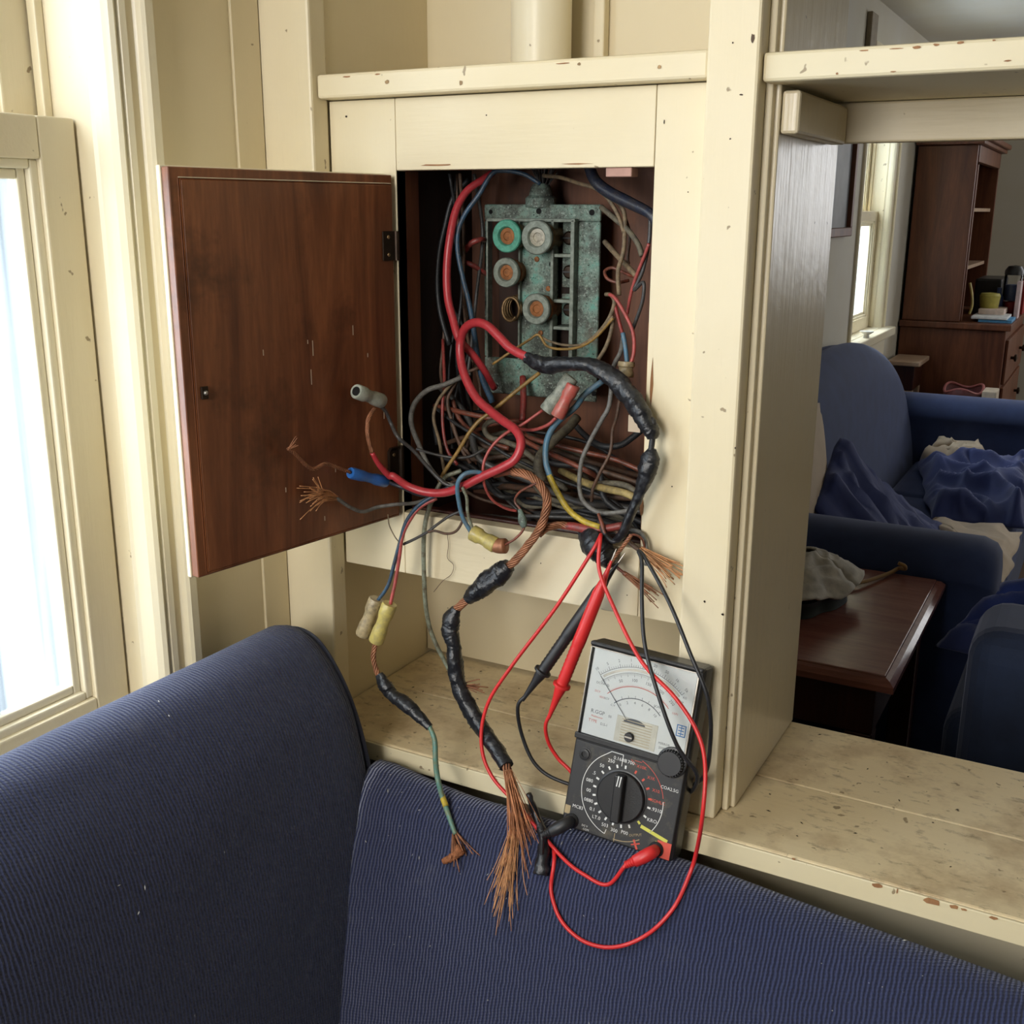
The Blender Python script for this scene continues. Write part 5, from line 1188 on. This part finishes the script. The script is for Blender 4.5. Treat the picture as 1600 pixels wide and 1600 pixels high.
for k, (z, y) in enumerate(((1.257, 4.42), (1.517, 4.48))):
    o = lathe('white_cup', (-.66, y, z), (0, 0, 1), [(.026, 0), (.030, .05), (.034, .085), (.031, .085), (.027, .01), (.001, .008)], plain('white_china', (.68, .66, .62), .35), None, 20)
    tag(o, ('white cup on the lower hutch shelf', 'white cup on the upper hutch shelf')[k], 'cup')
# small stand between sofa and hutch
st = empty('side_stand', (-.68, 4.1, 0)); tag(st, 'small wooden stand with a pale worn top beside the hutch', 'stand')
sp_ = at(1437, 572, y=3.99); sz_ = sp_.z+.015
box('stand_top', -.86, sp_.x, 3.99, 4.26, sz_-.02, sz_, M['pale_wood'], st, .004)
box('apron', -.84, sp_.x-.025, 4.02, 4.23, sz_-.13, sz_-.021, M['dark_wood'], st, .002)
for x in (-.84, sp_.x-.06):
    for y in (4.02, 4.195): box('leg', x, x+.035, y, y+.035, 0, sz_-.131, M['pale_wood'], st, .003)
b = empty('storage_basket', (-.48, 4.12, 0)); tag(b, 'dark red basket with wavy rim behind the far sofa arm', 'basket')
zr = at(1490, 606, y=4.10).z; V, Fc = [], []
for i in range(3):
    for j in range(33):
        th = 2*math.pi*j/32; f = (.92, 1, 1.04)[i]
        V.append(Vector((-.545+.075*f*math.cos(th), 4.11+.12*f*math.sin(th), (0.0, zr-.03, zr+.012*math.sin(th*3))[i])))
for i in range(2):
    for j in range(32): Fc.append((i*33+j, (i+1)*33+j, (i+1)*33+j+1, i*33+j+1))
o = pymesh('basket_body', V, Fc, plain('dark_red_weave', (.10, .02, .02), .7), b); md = o.modifiers.new('thickness', 'SOLIDIFY'); md.thickness = .006
tube('basket_rim', [Vector((-.545+.079*math.cos(j*math.pi/12), 4.11+.125*math.sin(j*math.pi/12), zr+.012*math.sin(j*math.pi/4))) for j in range(25)], .006, plain('pink_rim', (.34, .10, .09), .6), b, 8, 4)
o = box('paper_bag', -.462, -.405, 4.03, 4.16, 0, zr+.005, plain('cream_paper', (.62, .52, .40), .7), None, .004); tag(o, 'cream paper bag standing beside the dark red basket', 'bag')
# picture, wall bracket, small dish on the far sill
pf = empty('framed_picture', (XL, 2.7, 1.4)); tag(pf, 'framed picture with brown frame and grey mount on the far wall', 'picture')
PY0, PY1, PZ0, PZ1 = 2.42, 3.03, 1.415, 1.95
box('picture_mount', XL+.002, XL+.008, PY0+.02, PY1-.02, PZ0+.02, PZ1-.02, plain('grey_print_paper', (.30, .32, .34), .3, 0, .6, 6), pf, 0)
for (a, b_, c_, d_) in ((PY0, PY1, PZ0, PZ0+.03), (PY0, PY1, PZ1-.03, PZ1), (PY0, PY0+.03, PZ0+.0305, PZ1-.0305), (PY1-.03, PY1, PZ0+.0305, PZ1-.0305)):
    box('frame_bar', XL+.001, XL+.024, a, b_, c_, d_, M['hutch_wood'], pf, .003)
o = at(1362, 50, x=XL+.01)
bx_ = box('wall_plate', XL+.001, XL+.02, o.y-.05, o.y+.05, o.z-.06, o.z+.06, plain('tan_plate', (.30, .24, .16), .6), None, .004); tag(bx_, 'small tan plate fixed high on the far wall', 'wall plate')
o = at(1352, 522, x=XL+.03)
dsh = lathe('white_dish', (XL+.030, 3.42, W2[2]+.0005), (0, 0, 1), [(.012, 0), (.010, .012), (.026, .022), (.028, .026), (.001, .024)], plain('white_dish', (.75, .73, .68), .4), None, 20); tag(dsh, 'small white dish on the sill of the far window', 'dish')
